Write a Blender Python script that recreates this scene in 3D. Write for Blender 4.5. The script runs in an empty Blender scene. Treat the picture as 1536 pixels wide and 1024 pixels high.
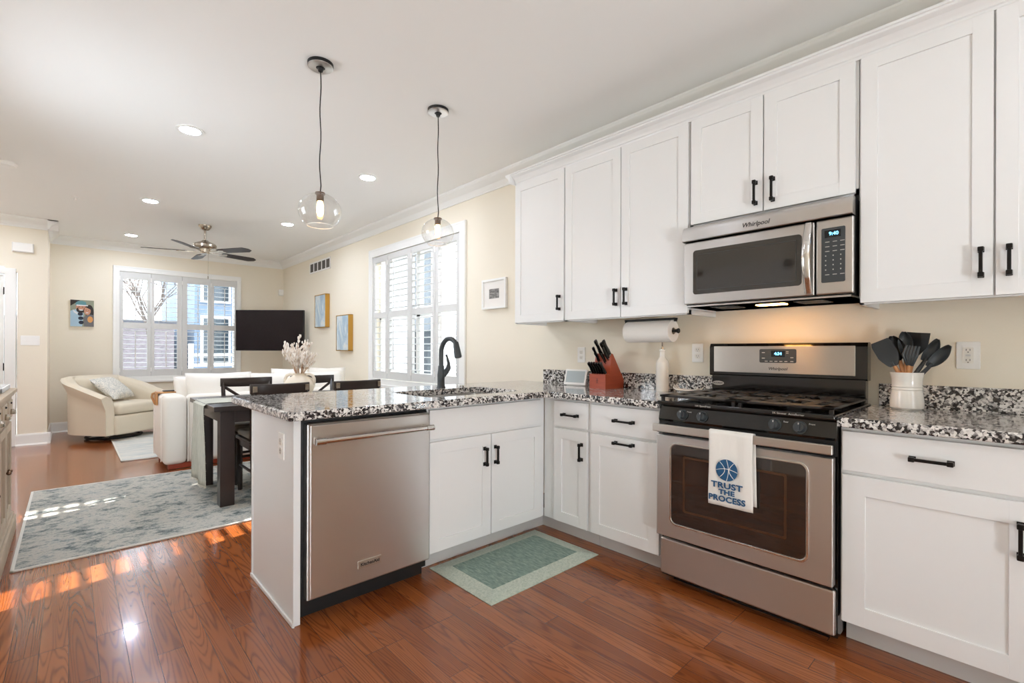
import bpy, bmesh, math, random
from mathutils import Vector, Matrix
random.seed(7)
PI = math.pi
sc = bpy.context.scene
COL = sc.collection
W = 2.84          # right wall
DF = 9.18         # far wall
DJ = 8.20         # wall beside the front door
H = 2.741         # ceiling
ZC = 0.907        # worktop height

# ------------------------------------------------------------------ camera, world, sun, exposure
cd = bpy.data.cameras.new('camera'); cam = bpy.data.objects.new('camera', cd); COL.objects.link(cam)
cd.sensor_fit = 'HORIZONTAL'; cd.sensor_width = 36.0
cd.lens = 713.95 * 36.0 / 1536.0
cd.shift_y = (525.77 - 512.0) / 1536.0
cd.clip_start = 0.02
cam.location = (0, 0, 1.16)
cam.rotation_euler = (Matrix.Rotation(math.radians(-42.908), 4, 'Z') @ Matrix.Rotation(PI/2, 4, 'X')
                      @ Matrix.Rotation(math.radians(0.1805), 4, 'Z')).to_euler()
sc.camera = cam
sc.view_settings.view_transform = 'Standard'
sc.view_settings.look = 'None'
sc.view_settings.exposure = 1.27
sc.view_settings.gamma = 1.0
sc.view_settings.use_curve_mapping = False
sc.cycles.max_bounces = 10
sc.cycles.diffuse_bounces = 6
sc.cycles.transparent_max_bounces = 12
sc.cycles.use_denoising = True
sc.cycles.sample_clamp_indirect = 8.0

wd = bpy.data.worlds.new('sky'); sc.world = wd; wd.use_nodes = True
bgn = wd.node_tree.nodes['Background']
bgn.inputs[0].default_value = (0.78, 0.89, 1.0, 1); bgn.inputs[1].default_value = 2.6

def light(name, kind, loc, direction, energy, color=(1, 1, 1), **kw):
    l = bpy.data.lights.new(name, kind); o = bpy.data.objects.new(name, l); COL.objects.link(o)
    l.energy = energy; l.color = color; o.location = loc
    o.rotation_euler = Vector(direction).to_track_quat('-Z', 'Y').to_euler()
    for k, v in kw.items(): setattr(l, k, v)
    return o
SE = math.radians(32.0)
light('sun', 'SUN', (8, 6, 6), (-.968*math.cos(SE), -.25*math.cos(SE), -math.sin(SE)), 11.0, (1, .95, .88), angle=.006)
# the opening in wall_back is added, unseen behind the camera
# added area lamp outside it sends fill light up into the kitchen
light('added_back_fill', 'AREA', (.2, -3.2, .1), (0, .9, .45), 150, (.9, .96, 1), shape='RECTANGLE', size=1.4, size_y=1.0)
# added fill lamp outside the made-up window in wall_left (out of frame)
light('added_left_fill', 'AREA', (-1.6, 3.7, 1.65), (1, 0, -.10), 17, (.86, .93, 1), shape='RECTANGLE', size=1.6, size_y=1.3)
def portal(name, loc, d, w, h):
    o = light(name, 'AREA', loc, d, 1, shape='RECTANGLE', size=w, size_y=h); o.data.cycles.is_portal = True
portal('side_window_portal', (2.84+.17, 4.73, 1.57), (-1, 0, 0), 1.54, 1.86)
portal('far_window_portal', (1.32, 9.18+.17, 1.54), (0, -1, 0), 1.56, 1.59)

# ------------------------------------------------------------------ materials
def lin(c):
    if isinstance(c, str):
        c = tuple(int(c[i:i+2], 16)/255 for i in (0, 2, 4))
    return tuple((v/12.92 if v <= .04045 else ((v+.055)/1.055)**2.4) for v in c) + (1,)
def mat(name, color='808080', rough=.5, metal=0, coat=0, emit=None, estr=0, spec=None, bump=0, bscale=200, vary=0, vscale=6, stretch=(1, 1, 1), sheen=0):
    m = bpy.data.materials.new(name); m.use_nodes = True
    nt = m.node_tree; b = nt.nodes['Principled BSDF']
    b.inputs['Base Color'].default_value = lin(color)
    b.inputs['Roughness'].default_value = rough; b.inputs['Metallic'].default_value = metal
    b.inputs['Coat Weight'].default_value = coat; b.inputs['Coat Roughness'].default_value = .05
    if sheen: b.inputs['Sheen Weight'].default_value = sheen
    if spec is not None: b.inputs['Specular IOR Level'].default_value = spec
    if emit:
        b.inputs['Emission Color'].default_value = lin(emit); b.inputs['Emission Strength'].default_value = estr
    if bump or vary:
        tc = nt.nodes.new('ShaderNodeTexCoord'); mp = nt.nodes.new('ShaderNodeMapping')
        mp.inputs['Scale'].default_value = stretch
        nt.links.new(tc.outputs['Object'], mp.inputs['Vector'])
        if bump:
            n = nt.nodes.new('ShaderNodeTexNoise'); n.inputs['Scale'].default_value = bscale; n.inputs['Detail'].default_value = 3
            nt.links.new(mp.outputs[0], n.inputs['Vector'])
            bp = nt.nodes.new('ShaderNodeBump'); bp.inputs['Strength'].default_value = bump; bp.inputs['Distance'].default_value = .002
            nt.links.new(n.outputs['Fac'], bp.inputs['Height']); nt.links.new(bp.outputs[0], b.inputs['Normal'])
        if vary:
            n = nt.nodes.new('ShaderNodeTexNoise'); n.inputs['Scale'].default_value = vscale; n.inputs['Detail'].default_value = 4
            nt.links.new(mp.outputs[0], n.inputs['Vector'])
            mx = nt.nodes.new('ShaderNodeMixRGB'); c = lin(color)
            mx.inputs[1].default_value = tuple(v*(1-vary) for v in c[:3]) + (1,)
            mx.inputs[2].default_value = tuple(min(1, v*(1+vary)) for v in c[:3]) + (1,)
            nt.links.new(n.outputs['Fac'], mx.inputs[0]); nt.links.new(mx.outputs[0], b.inputs['Base Color'])
    return m
def ramp(nt, stops, interp='LINEAR'):
    r = nt.nodes.new('ShaderNodeValToRGB'); r.color_ramp.interpolation = interp
    e = r.color_ramp.elements
    while len(e) < len(stops): e.new(.5)
    for k, (p, c) in enumerate(stops):
        e[k].position = p; e[k].color = lin(c)
    return r
def math_node(nt, op, a, b=None):
    n = nt.nodes.new('ShaderNodeMath'); n.operation = op
    for i, v in enumerate((a, b)):
        if v is None: continue
        if isinstance(v, (int, float)): n.inputs[i].default_value = v
        else: nt.links.new(v, n.inputs[i])
    return n.outputs[0]

def wood_floor():
    m = bpy.data.materials.new('oak_planks'); m.use_nodes = True; nt = m.node_tree; L = nt.links
    b = nt.nodes['Principled BSDF']
    tc = nt.nodes.new('ShaderNodeTexCoord'); sp = nt.nodes.new('ShaderNodeSeparateXYZ'); L.new(tc.outputs['Object'], sp.inputs[0])
    cb = nt.nodes.new('ShaderNodeCombineXYZ'); L.new(sp.outputs[1], cb.inputs[0]); L.new(sp.outputs[0], cb.inputs[1])
    br = nt.nodes.new('ShaderNodeTexBrick'); L.new(cb.outputs[0], br.inputs['Vector'])
    br.inputs['Color1'].default_value = (0, 0, 0, 1); br.inputs['Color2'].default_value = (1, 1, 1, 1); br.inputs['Mortar'].default_value = (.5, .5, .5, 1)
    br.inputs['Scale'].default_value = 1; br.inputs['Brick Width'].default_value = .85; br.inputs['Row Height'].default_value = .0826
    br.inputs['Mortar Size'].default_value = .0011; br.inputs['Mortar Smooth'].default_value = .2
    br.offset = .37; br.offset_frequency = 3
    rnd = nt.nodes.new('ShaderNodeSeparateColor'); L.new(br.outputs['Color'], rnd.inputs[0]); R = rnd.outputs[0]
    # cathedral grain: contour lines of a smooth field stretched along the plank
    gx = math_node(nt, 'MULTIPLY', sp.outputs[0], 13.0); gy = math_node(nt, 'MULTIPLY', sp.outputs[1], .75); gz = math_node(nt, 'MULTIPLY', R, 37.0)
    g = nt.nodes.new('ShaderNodeCombineXYZ'); L.new(gx, g.inputs[0]); L.new(gy, g.inputs[1]); L.new(gz, g.inputs[2])
    n1 = nt.nodes.new('ShaderNodeTexNoise'); n1.inputs['Scale'].default_value = 1.0; n1.inputs['Detail'].default_value = 1.2; n1.inputs['Roughness'].default_value = .35
    L.new(g.outputs[0], n1.inputs['Vector'])
    s = math_node(nt, 'SINE', math_node(nt, 'MULTIPLY', n1.outputs['Fac'], 150.0))
    s = math_node(nt, 'MULTIPLY', math_node(nt, 'ADD', s, 1.0), .5)
    s = math_node(nt, 'POWER', s, 3.5)
    # fine pores
    px = math_node(nt, 'MULTIPLY', sp.outputs[0], 420.0); py = math_node(nt, 'MULTIPLY', sp.outputs[1], 14.0)
    p = nt.nodes.new('ShaderNodeCombineXYZ'); L.new(px, p.inputs[0]); L.new(py, p.inputs[1]); L.new(gz, p.inputs[2])
    n2 = nt.nodes.new('ShaderNodeTexNoise'); n2.inputs['Scale'].default_value = 1; n2.inputs['Detail'].default_value = 2
    L.new(p.outputs[0], n2.inputs['Vector'])
    gr = math_node(nt, 'MULTIPLY', s, math_node(nt, 'ADD', math_node(nt, 'MULTIPLY', n2.outputs['Fac'], .9), .25))
    base = ramp(nt, [(0, '84441d'), (.35, '935026'), (.7, 'a35e31'), (1, '894920')]); L.new(R, base.inputs[0])
    dark = nt.nodes.new('ShaderNodeMixRGB'); dark.blend_type = 'MULTIPLY'; dark.inputs[2].default_value = (.46, .38, .33, 1)
    L.new(gr, dark.inputs[0]); L.new(base.outputs[0], dark.inputs[1])
    seam = nt.nodes.new('ShaderNodeMixRGB'); seam.inputs[2].default_value = lin('3a1f12')
    L.new(math_node(nt, 'MULTIPLY', br.outputs['Fac'], .8), seam.inputs[0]); L.new(dark.outputs[0], seam.inputs[1])
    L.new(seam.outputs[0], b.inputs['Base Color'])
    b.inputs['Roughness'].default_value = .2; b.inputs['Coat Weight'].default_value = .35; b.inputs['Coat Roughness'].default_value = .07
    bp = nt.nodes.new('ShaderNodeBump'); bp.inputs['Strength'].default_value = .3; bp.inputs['Distance'].default_value = .0012; bp.invert = True
    hb = math_node(nt, 'ADD', br.outputs['Fac'], math_node(nt, 'MULTIPLY', gr, .06)); L.new(hb, bp.inputs['Height'])
    L.new(bp.outputs[0], b.inputs['Normal']); L.new(bp.outputs[0], b.inputs['Coat Normal'])
    return m
def granite():
    m = bpy.data.materials.new('granite'); m.use_nodes = True; nt = m.node_tree; L = nt.links
    b = nt.nodes['Principled BSDF']; tc = nt.nodes.new('ShaderNodeTexCoord')
    n0 = nt.nodes.new('ShaderNodeTexNoise'); n0.inputs['Scale'].default_value = 55; n0.inputs['Detail'].default_value = 2
    L.new(tc.outputs['Object'], n0.inputs['Vector'])
    mx = nt.nodes.new('ShaderNodeMixRGB'); mx.blend_type = 'ADD'; mx.inputs[0].default_value = .018
    L.new(tc.outputs['Object'], mx.inputs[1]); L.new(n0.outputs['Color'], mx.inputs[2])
    v = nt.nodes.new('ShaderNodeTexVoronoi'); v.inputs['Scale'].default_value = 118; L.new(mx.outputs[0], v.inputs['Vector'])
    sp = nt.nodes.new('ShaderNodeSeparateColor'); L.new(v.outputs['Color'], sp.inputs[0])
    n1 = nt.nodes.new('ShaderNodeTexNoise'); n1.inputs['Scale'].default_value = 34; n1.inputs['Detail'].default_value = 3; L.new(tc.outputs['Object'], n1.inputs['Vector'])
    t = math_node(nt, 'ADD', math_node(nt, 'MULTIPLY', sp.outputs[0], .62), math_node(nt, 'MULTIPLY', n1.outputs['Fac'], .76))
    t = math_node(nt, 'SUBTRACT', t, .165)
    r = ramp(nt, [(0, '131112'), (.40, '2a2627'), (.47, '6f6a68'), (.55, 'a8a4a1'), (.66, 'd6d2cd'), (.82, 'e9e6e1')]); L.new(t, r.inputs[0])
    L.new(r.outputs[0], b.inputs['Base Color'])
    b.inputs['Roughness'].default_value = .09; b.inputs['Coat Weight'].default_value = .25; b.inputs['Coat Roughness'].default_value = .03
    return m
def brushed(name, color='b9b1a8', rough=.27, axis=2, amt=.025):
    m = mat(name, color, rough, 1.0); nt = m.node_tree; L = nt.links; b = nt.nodes['Principled BSDF']
    tc = nt.nodes.new('ShaderNodeTexCoord'); mp = nt.nodes.new('ShaderNodeMapping')
    s = [2.5, 2.5, 2.5]; s[axis] = 900; mp.inputs['Scale'].default_value = s
    L.new(tc.outputs['Object'], mp.inputs[0])
    n = nt.nodes.new('ShaderNodeTexNoise'); n.inputs['Scale'].default_value = 1; n.inputs['Detail'].default_value = 3; L.new(mp.outputs[0], n.inputs['Vector'])
    L.new(math_node(nt, 'ADD', math_node(nt, 'MULTIPLY', n.outputs['Fac'], amt*2), rough-amt), b.inputs['Roughness'])
    b.inputs['Anisotropic'].default_value = .8          # horizontal brushing stretches highlights upright
    tg = nt.nodes.new('ShaderNodeCombineXYZ'); tg.inputs[2].default_value = 1.0; L.new(tg.outputs[0], b.inputs['Tangent'])
    return m
def thin_glass(name, lo=.05, hi=.5, tint='ffffff', blend=.35):
    m = bpy.data.materials.new(name); m.use_nodes = True; nt = m.node_tree; L = nt.links; nt.nodes.remove(nt.nodes['Principled BSDF'])
    t = nt.nodes.new('ShaderNodeBsdfTransparent'); t.inputs[0].default_value = lin(tint)
    g = nt.nodes.new('ShaderNodeBsdfGlossy'); g.inputs['Roughness'].default_value = .02
    lw = nt.nodes.new('ShaderNodeLayerWeight'); lw.inputs[0].default_value = blend
    f = math_node(nt, 'ADD', math_node(nt, 'MULTIPLY', lw.outputs['Facing'], hi-lo), lo)
    mx = nt.nodes.new('ShaderNodeMixShader'); L.new(f, mx.inputs[0]); L.new(t.outputs[0], mx.inputs[1]); L.new(g.outputs[0], mx.inputs[2])
    L.new(mx.outputs[0], nt.nodes['Material Output'].inputs[0])
    return m
def noise_ramp(name, stops, scale=5, detail=6, rough=.8, stretch=(1, 1, 1), distort=0, bump=0, sheen=0, nrough=.65):
    m = mat(name, '808080', rough, sheen=sheen); nt = m.node_tree; L = nt.links; b = nt.nodes['Principled BSDF']
    tc = nt.nodes.new('ShaderNodeTexCoord'); mp = nt.nodes.new('ShaderNodeMapping'); mp.inputs['Scale'].default_value = stretch
    L.new(tc.outputs['Object'], mp.inputs[0])
    n = nt.nodes.new('ShaderNodeTexNoise'); n.inputs['Scale'].default_value = scale; n.inputs['Detail'].default_value = detail
    n.inputs['Roughness'].default_value = nrough; n.inputs['Distortion'].default_value = distort
    L.new(mp.outputs[0], n.inputs['Vector']); r = ramp(nt, stops); L.new(n.outputs['Fac'], r.inputs[0]); L.new(r.outputs[0], b.inputs['Base Color'])
    if bump:
        bp = nt.nodes.new('ShaderNodeBump'); bp.inputs['Strength'].default_value = bump; bp.inputs['Distance'].default_value = .003
        L.new(n.outputs['Fac'], bp.inputs['Height']); L.new(bp.outputs[0], b.inputs['Normal'])
    return m

M = dict(
    floor=wood_floor(), granite=granite(),
    wall=mat('cream_wall_paint', 'eee5d3', .7, bump=.04, bscale=300),
    ceiling=mat('ceiling_paint', 'f3f2ef', .8),
    trim=mat('white_trim_paint', 'f1f0ec', .4),
    cab=mat('white_cabinet_paint', 'ebebea', .33),
    toe=mat('grey_toe_kick', 'd3d1cf', .45),
    black=mat('oil_rubbed_bronze', '1c1917', .38, .6),
    gloss_black=mat('black_enamel', '0e0c0b', .1, coat=.4),
    matte_black=mat('matte_black', '141313', .5),
    iron=mat('cast_iron', '2a2725', .33, .15, bump=.15, bscale=400),
    steel=brushed('brushed_stainless', 'd4d1ce', .33), steel_v=brushed('brushed_stainless_upright', 'a8a09a', .25, 0),
    steel_l=brushed('light_stainless', 'cfc9c1', .35),
    chrome=mat('polished_steel', 'd8d6d2', .12, 1.0),
    nickel=mat('brushed_nickel', 'b5aa9b', .25, 1.0),
    glassdark=mat('smoked_glass', '35322f', .04, coat=.6),
    ovenglass=mat('oven_glass', '1f1510', .035, coat=.8, spec=.8),
    win=thin_glass('window_glass', .03, .25),
    globe=thin_glass('globe_glass', .025, .55, 'fdfdfc', .3),
    white=mat('white_plastic', 'f2f0ec', .35), ceramic=mat('white_ceramic', 'efebe3', .12, coat=.5),
    paper=mat('paper_towel', 'f0ece6', .9, bump=.3, bscale=500),
    louver=mat('shutter_paint', 'd8d7d4', .4),
    rod=mat('tilt_rod_paint', 'dcdad6', .4),
    cherry=mat('cherry_wood', 'a8482a', .35, vary=.25, vscale=9, stretch=(1, 1, 6)),
    oak=mat('oak_strip', 'c08a52', .4, vary=.25, vscale=20, stretch=(1, 6, 1)),
    lightwood=mat('beech_handle', 'c9905f', .5, vary=.15, vscale=30),
    darkwood=mat('espresso_wood', '2b201c', .3, vary=.35, vscale=12, stretch=(1, 1, 1), coat=.15),
    silicone=mat('charcoal_silicone', '3a3e40', .45), silicone2=mat('black_silicone', '18191a', .45),
    sofa=mat('white_boucle', 'efe9df', .9, bump=.35, bscale=320, sheen=.2), sofa2=mat('ivory_fabric', 'f3eee6', .9, bump=.2, bscale=260, sheen=.2),
    beige=mat('beige_upholstery', 'd9cdb7', .85, bump=.2, bscale=350, sheen=.15),
    seatcush=mat('taupe_cushion', '9d9283', .85, bump=.3, bscale=300),
    linen=noise_ramp('sage_linen', [(.3, 'a5a89c'), (.5, 'bab9ac'), (.7, 'cac7ba')], 14, 6, .9, (1, 6, 1), bump=.3),
    fringe=mat('linen_fringe', 'e6e0d0', .95),
    rug=noise_ramp('faded_rug_pile', [(.40, '4f5857'), (.45, '7f8785'), (.49, 'aeada5'), (.53, 'c4beb2'), (.57, '9aa09e'), (.63, '68716f')], 5, 14, .95, (.85, 1.15, 1), .0, .3, nrough=.86),
    rug2=noise_ramp('pale_rug_pile', [(.30, '98a4a6'), (.45, 'c4c7c3'), (.58, 'd8d4ca'), (.72, 'b0b8b8')], 3.5, 12, .95, (.6, 2.2, 1), .2, .3, nrough=.78),
    rugedge=mat('rug_binding', 'd9d6cd', .9),
    mat_in=noise_ramp('sage_mat_weave', [(.35, '6d837b'), (.5, '83988e'), (.65, '9aab9f')], 60, 4, .8, (1.5, .35, 1), bump=.4),
    mat_edge=noise_ramp('pale_mat_border', [(.35, 'abb8aa'), (.6, 'c9d0c3')], 90, 4, .8, (1, 1, 1), bump=.4),
    buffet=mat('whitewashed_wood', 'b7a48c', .5, vary=.2, vscale=12, stretch=(1, 1, .2)),
    buffet_in=mat('warm_wood_inside', '8a5c38', .5, vary=.2, vscale=12),
    gold=mat('gold_finish', 'd0a24c', .25, 1.0), goldframe=mat('gilded_frame', 'c79a4a', .35, .7),
    green=mat('green_bottle_glass', '4f7a2c', .1, coat=.5), amber=mat('amber_bottle_glass', 'c98a2a', .1, coat=.5),
    art=noise_ramp('blue_abstract_paint', [(.3, '7d9bb5'), (.45, 'b5c6cf'), (.55, 'd9dcd8'), (.66, 'cdbd96'), (.75, '9fb4c2')], 3.2, 6, .6, (1, 1, .8), .8),
    tv=mat('television_screen', '180d13', .12, spec=.25),
    ink=mat('navy_print', '23567f', .8), inkdark=mat('dark_print', '1f1e20', .6), silverink=mat('pale_print', 'c9c6c0', .4, .5),
    linentowel=mat('white_cotton', 'efece6', .9, bump=.3, bscale=400),
    lcd=mat('blue_clock_digits', '5fc4ff', .4, emit='6ccaff', estr=1.6), lcdback=mat('clock_window', '0b1016', .15),
    screen=mat('pale_display_glass', 'b8c3c6', .08, coat=.4),
    lamp=mat('ceiling_lamp_lens', 'ffffff', .5, emit='e6efff', estr=130), lamp_low=mat('added_dim_lens', 'ffffff', .5, emit='e6efff', estr=34), bulb=mat('glowing_bulb', 'ffdca8', .3, emit='ffc070', estr=14),
    warm=mat('cooktop_lamp_lens', 'ffe2b8', .3, emit='ffb45c', estr=20),
    brass=mat('aged_brass', '6e5644', .35, .9),
    grass=noise_ramp('dried_stems', [(.3, 'a8754e'), (.55, 'd9c2a8'), (.7, 'eee2d4')], 14, 3, .9),
    blossom=mat('dried_white_blossom', 'efe5da', .9),
    vase=mat('cream_stoneware', 'e6d9c6', .6, vary=.06, vscale=8),
    pattern=noise_ramp('woven_pillow', [(.42, 'e8e2d6'), (.5, '9aa0a0'), (.55, 'e8e2d6')], 40, 2, .9, (1, 1, 1), 1.5),
    fanblade=mat('dark_fan_blade', '2e2624', .4),
    grille=mat('vent_shadow', '5c5853', .8),
    siding=mat('white_siding', 'd2d3d3', .7), brick=noise_ramp('grey_brick', [(.35, '6f6669'), (.6, '8d8486')], 9, 5, .9, (1, 1, 4)),
    slate=mat('slate_blue_siding', '6f7f92', .7, vary=.15, vscale=3), shingle=mat('dark_shingle', '55565c', .9, vary=.2, vscale=8),
    pave=mat('outdoor_paving', 'a9a59e', .9), pane=mat('dark_window_pane', '26353d', .06, coat=.5), treebark=mat('bare_branches', '6a5f58', .9),
)
# fine line bump for the paper towel etc. stays in their materials
SKIN = mat('printed_skin', 'c58e72', .6); HAIR = mat('printed_dark', '2c241f', .6)
PRINTS = [mat('print_background', '8f937f', .6), SKIN, HAIR, mat('print_pale_blue', 'a9c4d6', .6), mat('print_white', 'dfe0e2', .6),
          mat('print_grey', '6c6a6c', .6), mat('print_orange', 'd99a5b', .6), mat('print_teal', '5f8f95', .6), mat('print_navy', '1e2638', .6)]

# ------------------------------------------------------------------ mesh helpers
class MB:
    def __init__(s): s.bm = bmesh.new(); s.mi = 0
    def _tag(s, n0):
        s.bm.faces.ensure_lookup_table()
        for f in s.bm.faces[n0:]: f.material_index = s.mi
    def box(s, x0, x1, y0, y1, z0, z1, b=0, seg=2):
        n0 = len(s.bm.faces); nv = len(s.bm.verts)
        if x0 > x1: x0, x1 = x1, x0
        if y0 > y1: y0, y1 = y1, y0
        if z0 > z1: z0, z1 = z1, z0
        v = [s.bm.verts.new((x, y, z)) for x in (x0, x1) for y in (y0, y1) for z in (z0, z1)]
        fs = [s.bm.faces.new([v[i] for i in q]) for q in ((0, 1, 3, 2), (4, 6, 7, 5), (0, 4, 5, 1), (2, 3, 7, 6), (0, 2, 6, 4), (1, 5, 7, 3))]
        if b > 0:
            b = min(b, .49*min(x1-x0, y1-y0, z1-z0))
            es = list({e for f in fs for e in f.edges})
            bmesh.ops.bevel(s.bm, geom=es, offset=b, segments=seg, profile=.5, affect='EDGES')
        for f in s.bm.faces:
            pass
        s._tag(n0); return s
    def cyl(s, p0, p1, r0, r1=None, n=20, caps=True):
        r1 = r0 if r1 is None else r1
        return s.tube([p0, p1], [r0, r1], n, caps)
    def tube(s, pts, r, n=10, caps=True, closed=False):
        n0 = len(s.bm.faces)
        P = [Vector(p) for p in pts]; m = len(P)
        R = [r]*m if isinstance(r, (int, float)) else list(r)
        T = []
        for i in range(m):
            if closed: t = P[(i+1) % m]-P[i-1]
            else: t = P[min(i+1, m-1)]-P[max(i-1, 0)]
            T.append(t.normalized())
        up = Vector((0, 0, 1)) if abs(T[0].z) < .9 else Vector((1, 0, 0))
        N = (up - T[0]*up.dot(T[0])).normalized(); rings = []
        for i in range(m):
            N = (N - T[i]*N.dot(T[i])).normalized(); B = T[i].cross(N)
            rings.append([s.bm.verts.new(P[i]+R[i]*(math.cos(2*PI*k/n)*N+math.sin(2*PI*k/n)*B)) for k in range(n)])
        for i in range(m if closed else m-1):
            a, b = rings[i], rings[(i+1) % m]
            for k in range(n): s.bm.faces.new((a[k], a[(k+1) % n], b[(k+1) % n], b[k]))
        if caps and not closed:
            s.bm.faces.new(rings[0][::-1]); s.bm.faces.new(rings[-1])
        s._tag(n0); return s
    def lathe(s, prof, c=(0, 0, 0), n=32, axis='z', a0=0, a1=2*PI):
        n0 = len(s.bm.faces); c = Vector(c); rings = []
        full = abs(a1-a0-2*PI) < 1e-6; cnt = n if full else n+1
        for r, z in prof:
            if r < 1e-6: rings.append([s.bm.verts.new(c+s._ax(0, 0, z, axis))]); continue
            rings.append([s.bm.verts.new(c+s._ax(r*math.cos(a0+(a1-a0)*k/n), r*math.sin(a0+(a1-a0)*k/n), z, axis)) for k in range(cnt)])
        for a, b in zip(rings, rings[1:]):
            for k in range(n):
                k2 = (k+1) % cnt if full else k+1
                if len(a) == 1 and len(b) == 1: continue
                if len(a) == 1: s.bm.faces.new((a[0], b[k2], b[k]))
                elif len(b) == 1: s.bm.faces.new((a[k], a[k2], b[0]))
                else: s.bm.faces.new((a[k], a[k2], b[k2], b[k]))
        s._tag(n0); return s
    @staticmethod
    def _ax(x, y, z, axis):
        return Vector((x, y, z)) if axis == 'z' else (Vector((z, x, y)) if axis == 'x' else Vector((x, z, y)))
    def prism(s, pts, O, U, V, N, d0, d1):
        n0 = len(s.bm.faces); O, U, V, N = map(Vector, (O, U, V, N))
        a = [s.bm.verts.new(O+U*u+V*v+N*d0) for u, v in pts]; b = [s.bm.verts.new(O+U*u+V*v+N*d1) for u, v in pts]
        n = len(pts)
        s.bm.faces.new(a[::-1]); s.bm.faces.new(b)
        for k in range(n): s.bm.faces.new((a[k], a[(k+1) % n], b[(k+1) % n], b[k]))
        s._tag(n0); return s
    def surf(s, fn, nu, nv, wrapu=False):
        n0 = len(s.bm.faces)
        g = [[s.bm.verts.new(fn(i/nu, j/nv)) for j in range(nv+1)] for i in range(nu if wrapu else nu+1)]
        for i in range(nu):
            a, b = g[i], g[(i+1) % len(g)]
            for j in range(nv): s.bm.faces.new((a[j], b[j], b[j+1], a[j+1]))
        s._tag(n0); return s
    def sphere(s, c, r, n=20, m=12, sx=1, sy=1, sz=1):
        prof = [(r*math.sin(PI*k/m), -r*math.cos(PI*k/m)) for k in range(m+1)]
        nv = len(s.bm.verts); s.lathe(prof, (0, 0, 0), n); s.bm.verts.ensure_lookup_table()
        for v in s.bm.verts[nv:]: v.co = Vector((v.co.x*sx, v.co.y*sy, v.co.z*sz))+Vector(c)
        return s
    def pillow(s, c, w, h, t, mtx=None, n=14, p=2.6):
        mtx = mtx or Matrix.Identity(3); c = Vector(c)
        for sg in (1, -1):
            def fn(u, v):
                a, b = 2*u-1, 2*v-1
                k = max(0, (1-abs(a)**p))*max(0, (1-abs(b)**p))
                pin = 1-.06*(1-abs(a*b))*((abs(a)**6+abs(b)**6)/1.0)
                return c + mtx @ Vector((a*w/2*pin, sg*t/2*k**.45, b*h/2*pin))
            s.surf(fn, n, n)
        bmesh.ops.remove_doubles(s.bm, verts=s.bm.verts, dist=1e-5)
        return s
    def xf(s, mtx):
        bmesh.ops.transform(s.bm, matrix=mtx, verts=s.bm.verts); return s

def link(o, parent=None):
    COL.objects.link(o)
    if parent: o.parent = parent
    return o
def rootloc(p):
    while p.parent: p = p.parent
    return p.location
def obj(name, mb, m, parent=None, local=False, smooth=True, ang=35, label=None):
    bmesh.ops.recalc_face_normals(mb.bm, faces=mb.bm.faces)
    me = bpy.data.meshes.new(name)
    if parent is not None and not local:
        l = rootloc(parent)
        for v in mb.bm.verts: v.co -= l
    mb.bm.to_mesh(me); mb.bm.free()
    return objm(name, me, m, parent, smooth, ang, label)
def objm(name, me, m, parent=None, smooth=True, ang=35, label=None):
    for k in (m if isinstance(m, (list, tuple)) else [m]): me.materials.append(k if not isinstance(k, str) else M[k])
    if smooth:
        me.shade_smooth(); me.set_sharp_from_angle(angle=math.radians(ang))
    o = bpy.data.objects.new(name, me); link(o, parent)
    if smooth and ang <= 35:
        wn = o.modifiers.new('face_weighted_normals', 'WEIGHTED_NORMAL'); wn.keep_sharp = True; wn.weight = 100
    if label: o['label'] = label
    return o
def thing(name, label, cat, loc=(0, 0, 0), group=None, rz=0):
    o = bpy.data.objects.new(name, None); COL.objects.link(o); o.location = loc; o.rotation_euler.z = rz; o.empty_display_size = .1
    return tag(o, label, cat, group)
def tag(o, label, cat, group=None):
    o['label'] = label; o['category'] = cat
    if group: o['group'] = group
    return o
def recenter(o):
    """put the origin of a one-mesh thing at its base"""
    vs = o.data.vertices; xs = [v.co.x for v in vs]; ys = [v.co.y for v in vs]; zs = [v.co.z for v in vs]
    c = Vector(((min(xs)+max(xs))/2, (min(ys)+max(ys))/2, min(zs)))
    o.data.transform(Matrix.Translation(-c)); o.location = c
    return o
def solo(name, mb, m, label, cat, group=None, **kw): return tag(recenter(obj(name, mb, m, **kw)), label, cat, group)
def struct(name, mb, m, parent=None, **kw):
    o = obj(name, mb, m, parent, **kw)
    if parent is None: o['kind'] = 'structure'
    return o
def copy_tree(o, parent=None):
    c = o.copy(); COL.objects.link(c)
    if parent: c.parent = parent
    for ch in list(o.children): copy_tree(ch, c)
    return c
def copy_thing(o, label, loc=None, rz=None):
    c = copy_tree(o); c['label'] = label
    if loc is not None: c.location = loc
    if rz is not None: c.rotation_euler.z = rz
    return c
def plate(name, loops, d0, d1, O, U, V, N, m, parent=None, bev=0, local=False, label=None, fill='BOTH'):
    """flat plate with holes: loops in (u,v), between d0 and d1 along N, edges rounded by bev"""
    cu = bpy.data.curves.new(name, 'CURVE'); cu.dimensions = '2D'; cu.fill_mode = fill
    cu.extrude = max(1e-5, (d1-d0)/2-bev); cu.bevel_depth = bev; cu.offset = -bev; cu.bevel_resolution = 2
    for lp in loops:
        sp = cu.splines.new('POLY'); sp.points.add(len(lp)-1); sp.use_cyclic_u = True
        for k, (u, v) in enumerate(lp): sp.points[k].co = (u, v, 0, 1)
    me = evalmesh(cu)
    U, V, N = Vector(U), Vector(V), Vector(N)
    mt = Matrix((U, V, N)).transposed().to_4x4(); mt.translation = Vector(O)+N*(d0+d1)/2
    if parent is not None and not local: mt.translation -= rootloc(parent)
    me.transform(mt)
    return objm(name, me, m, parent, label=label)
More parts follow.
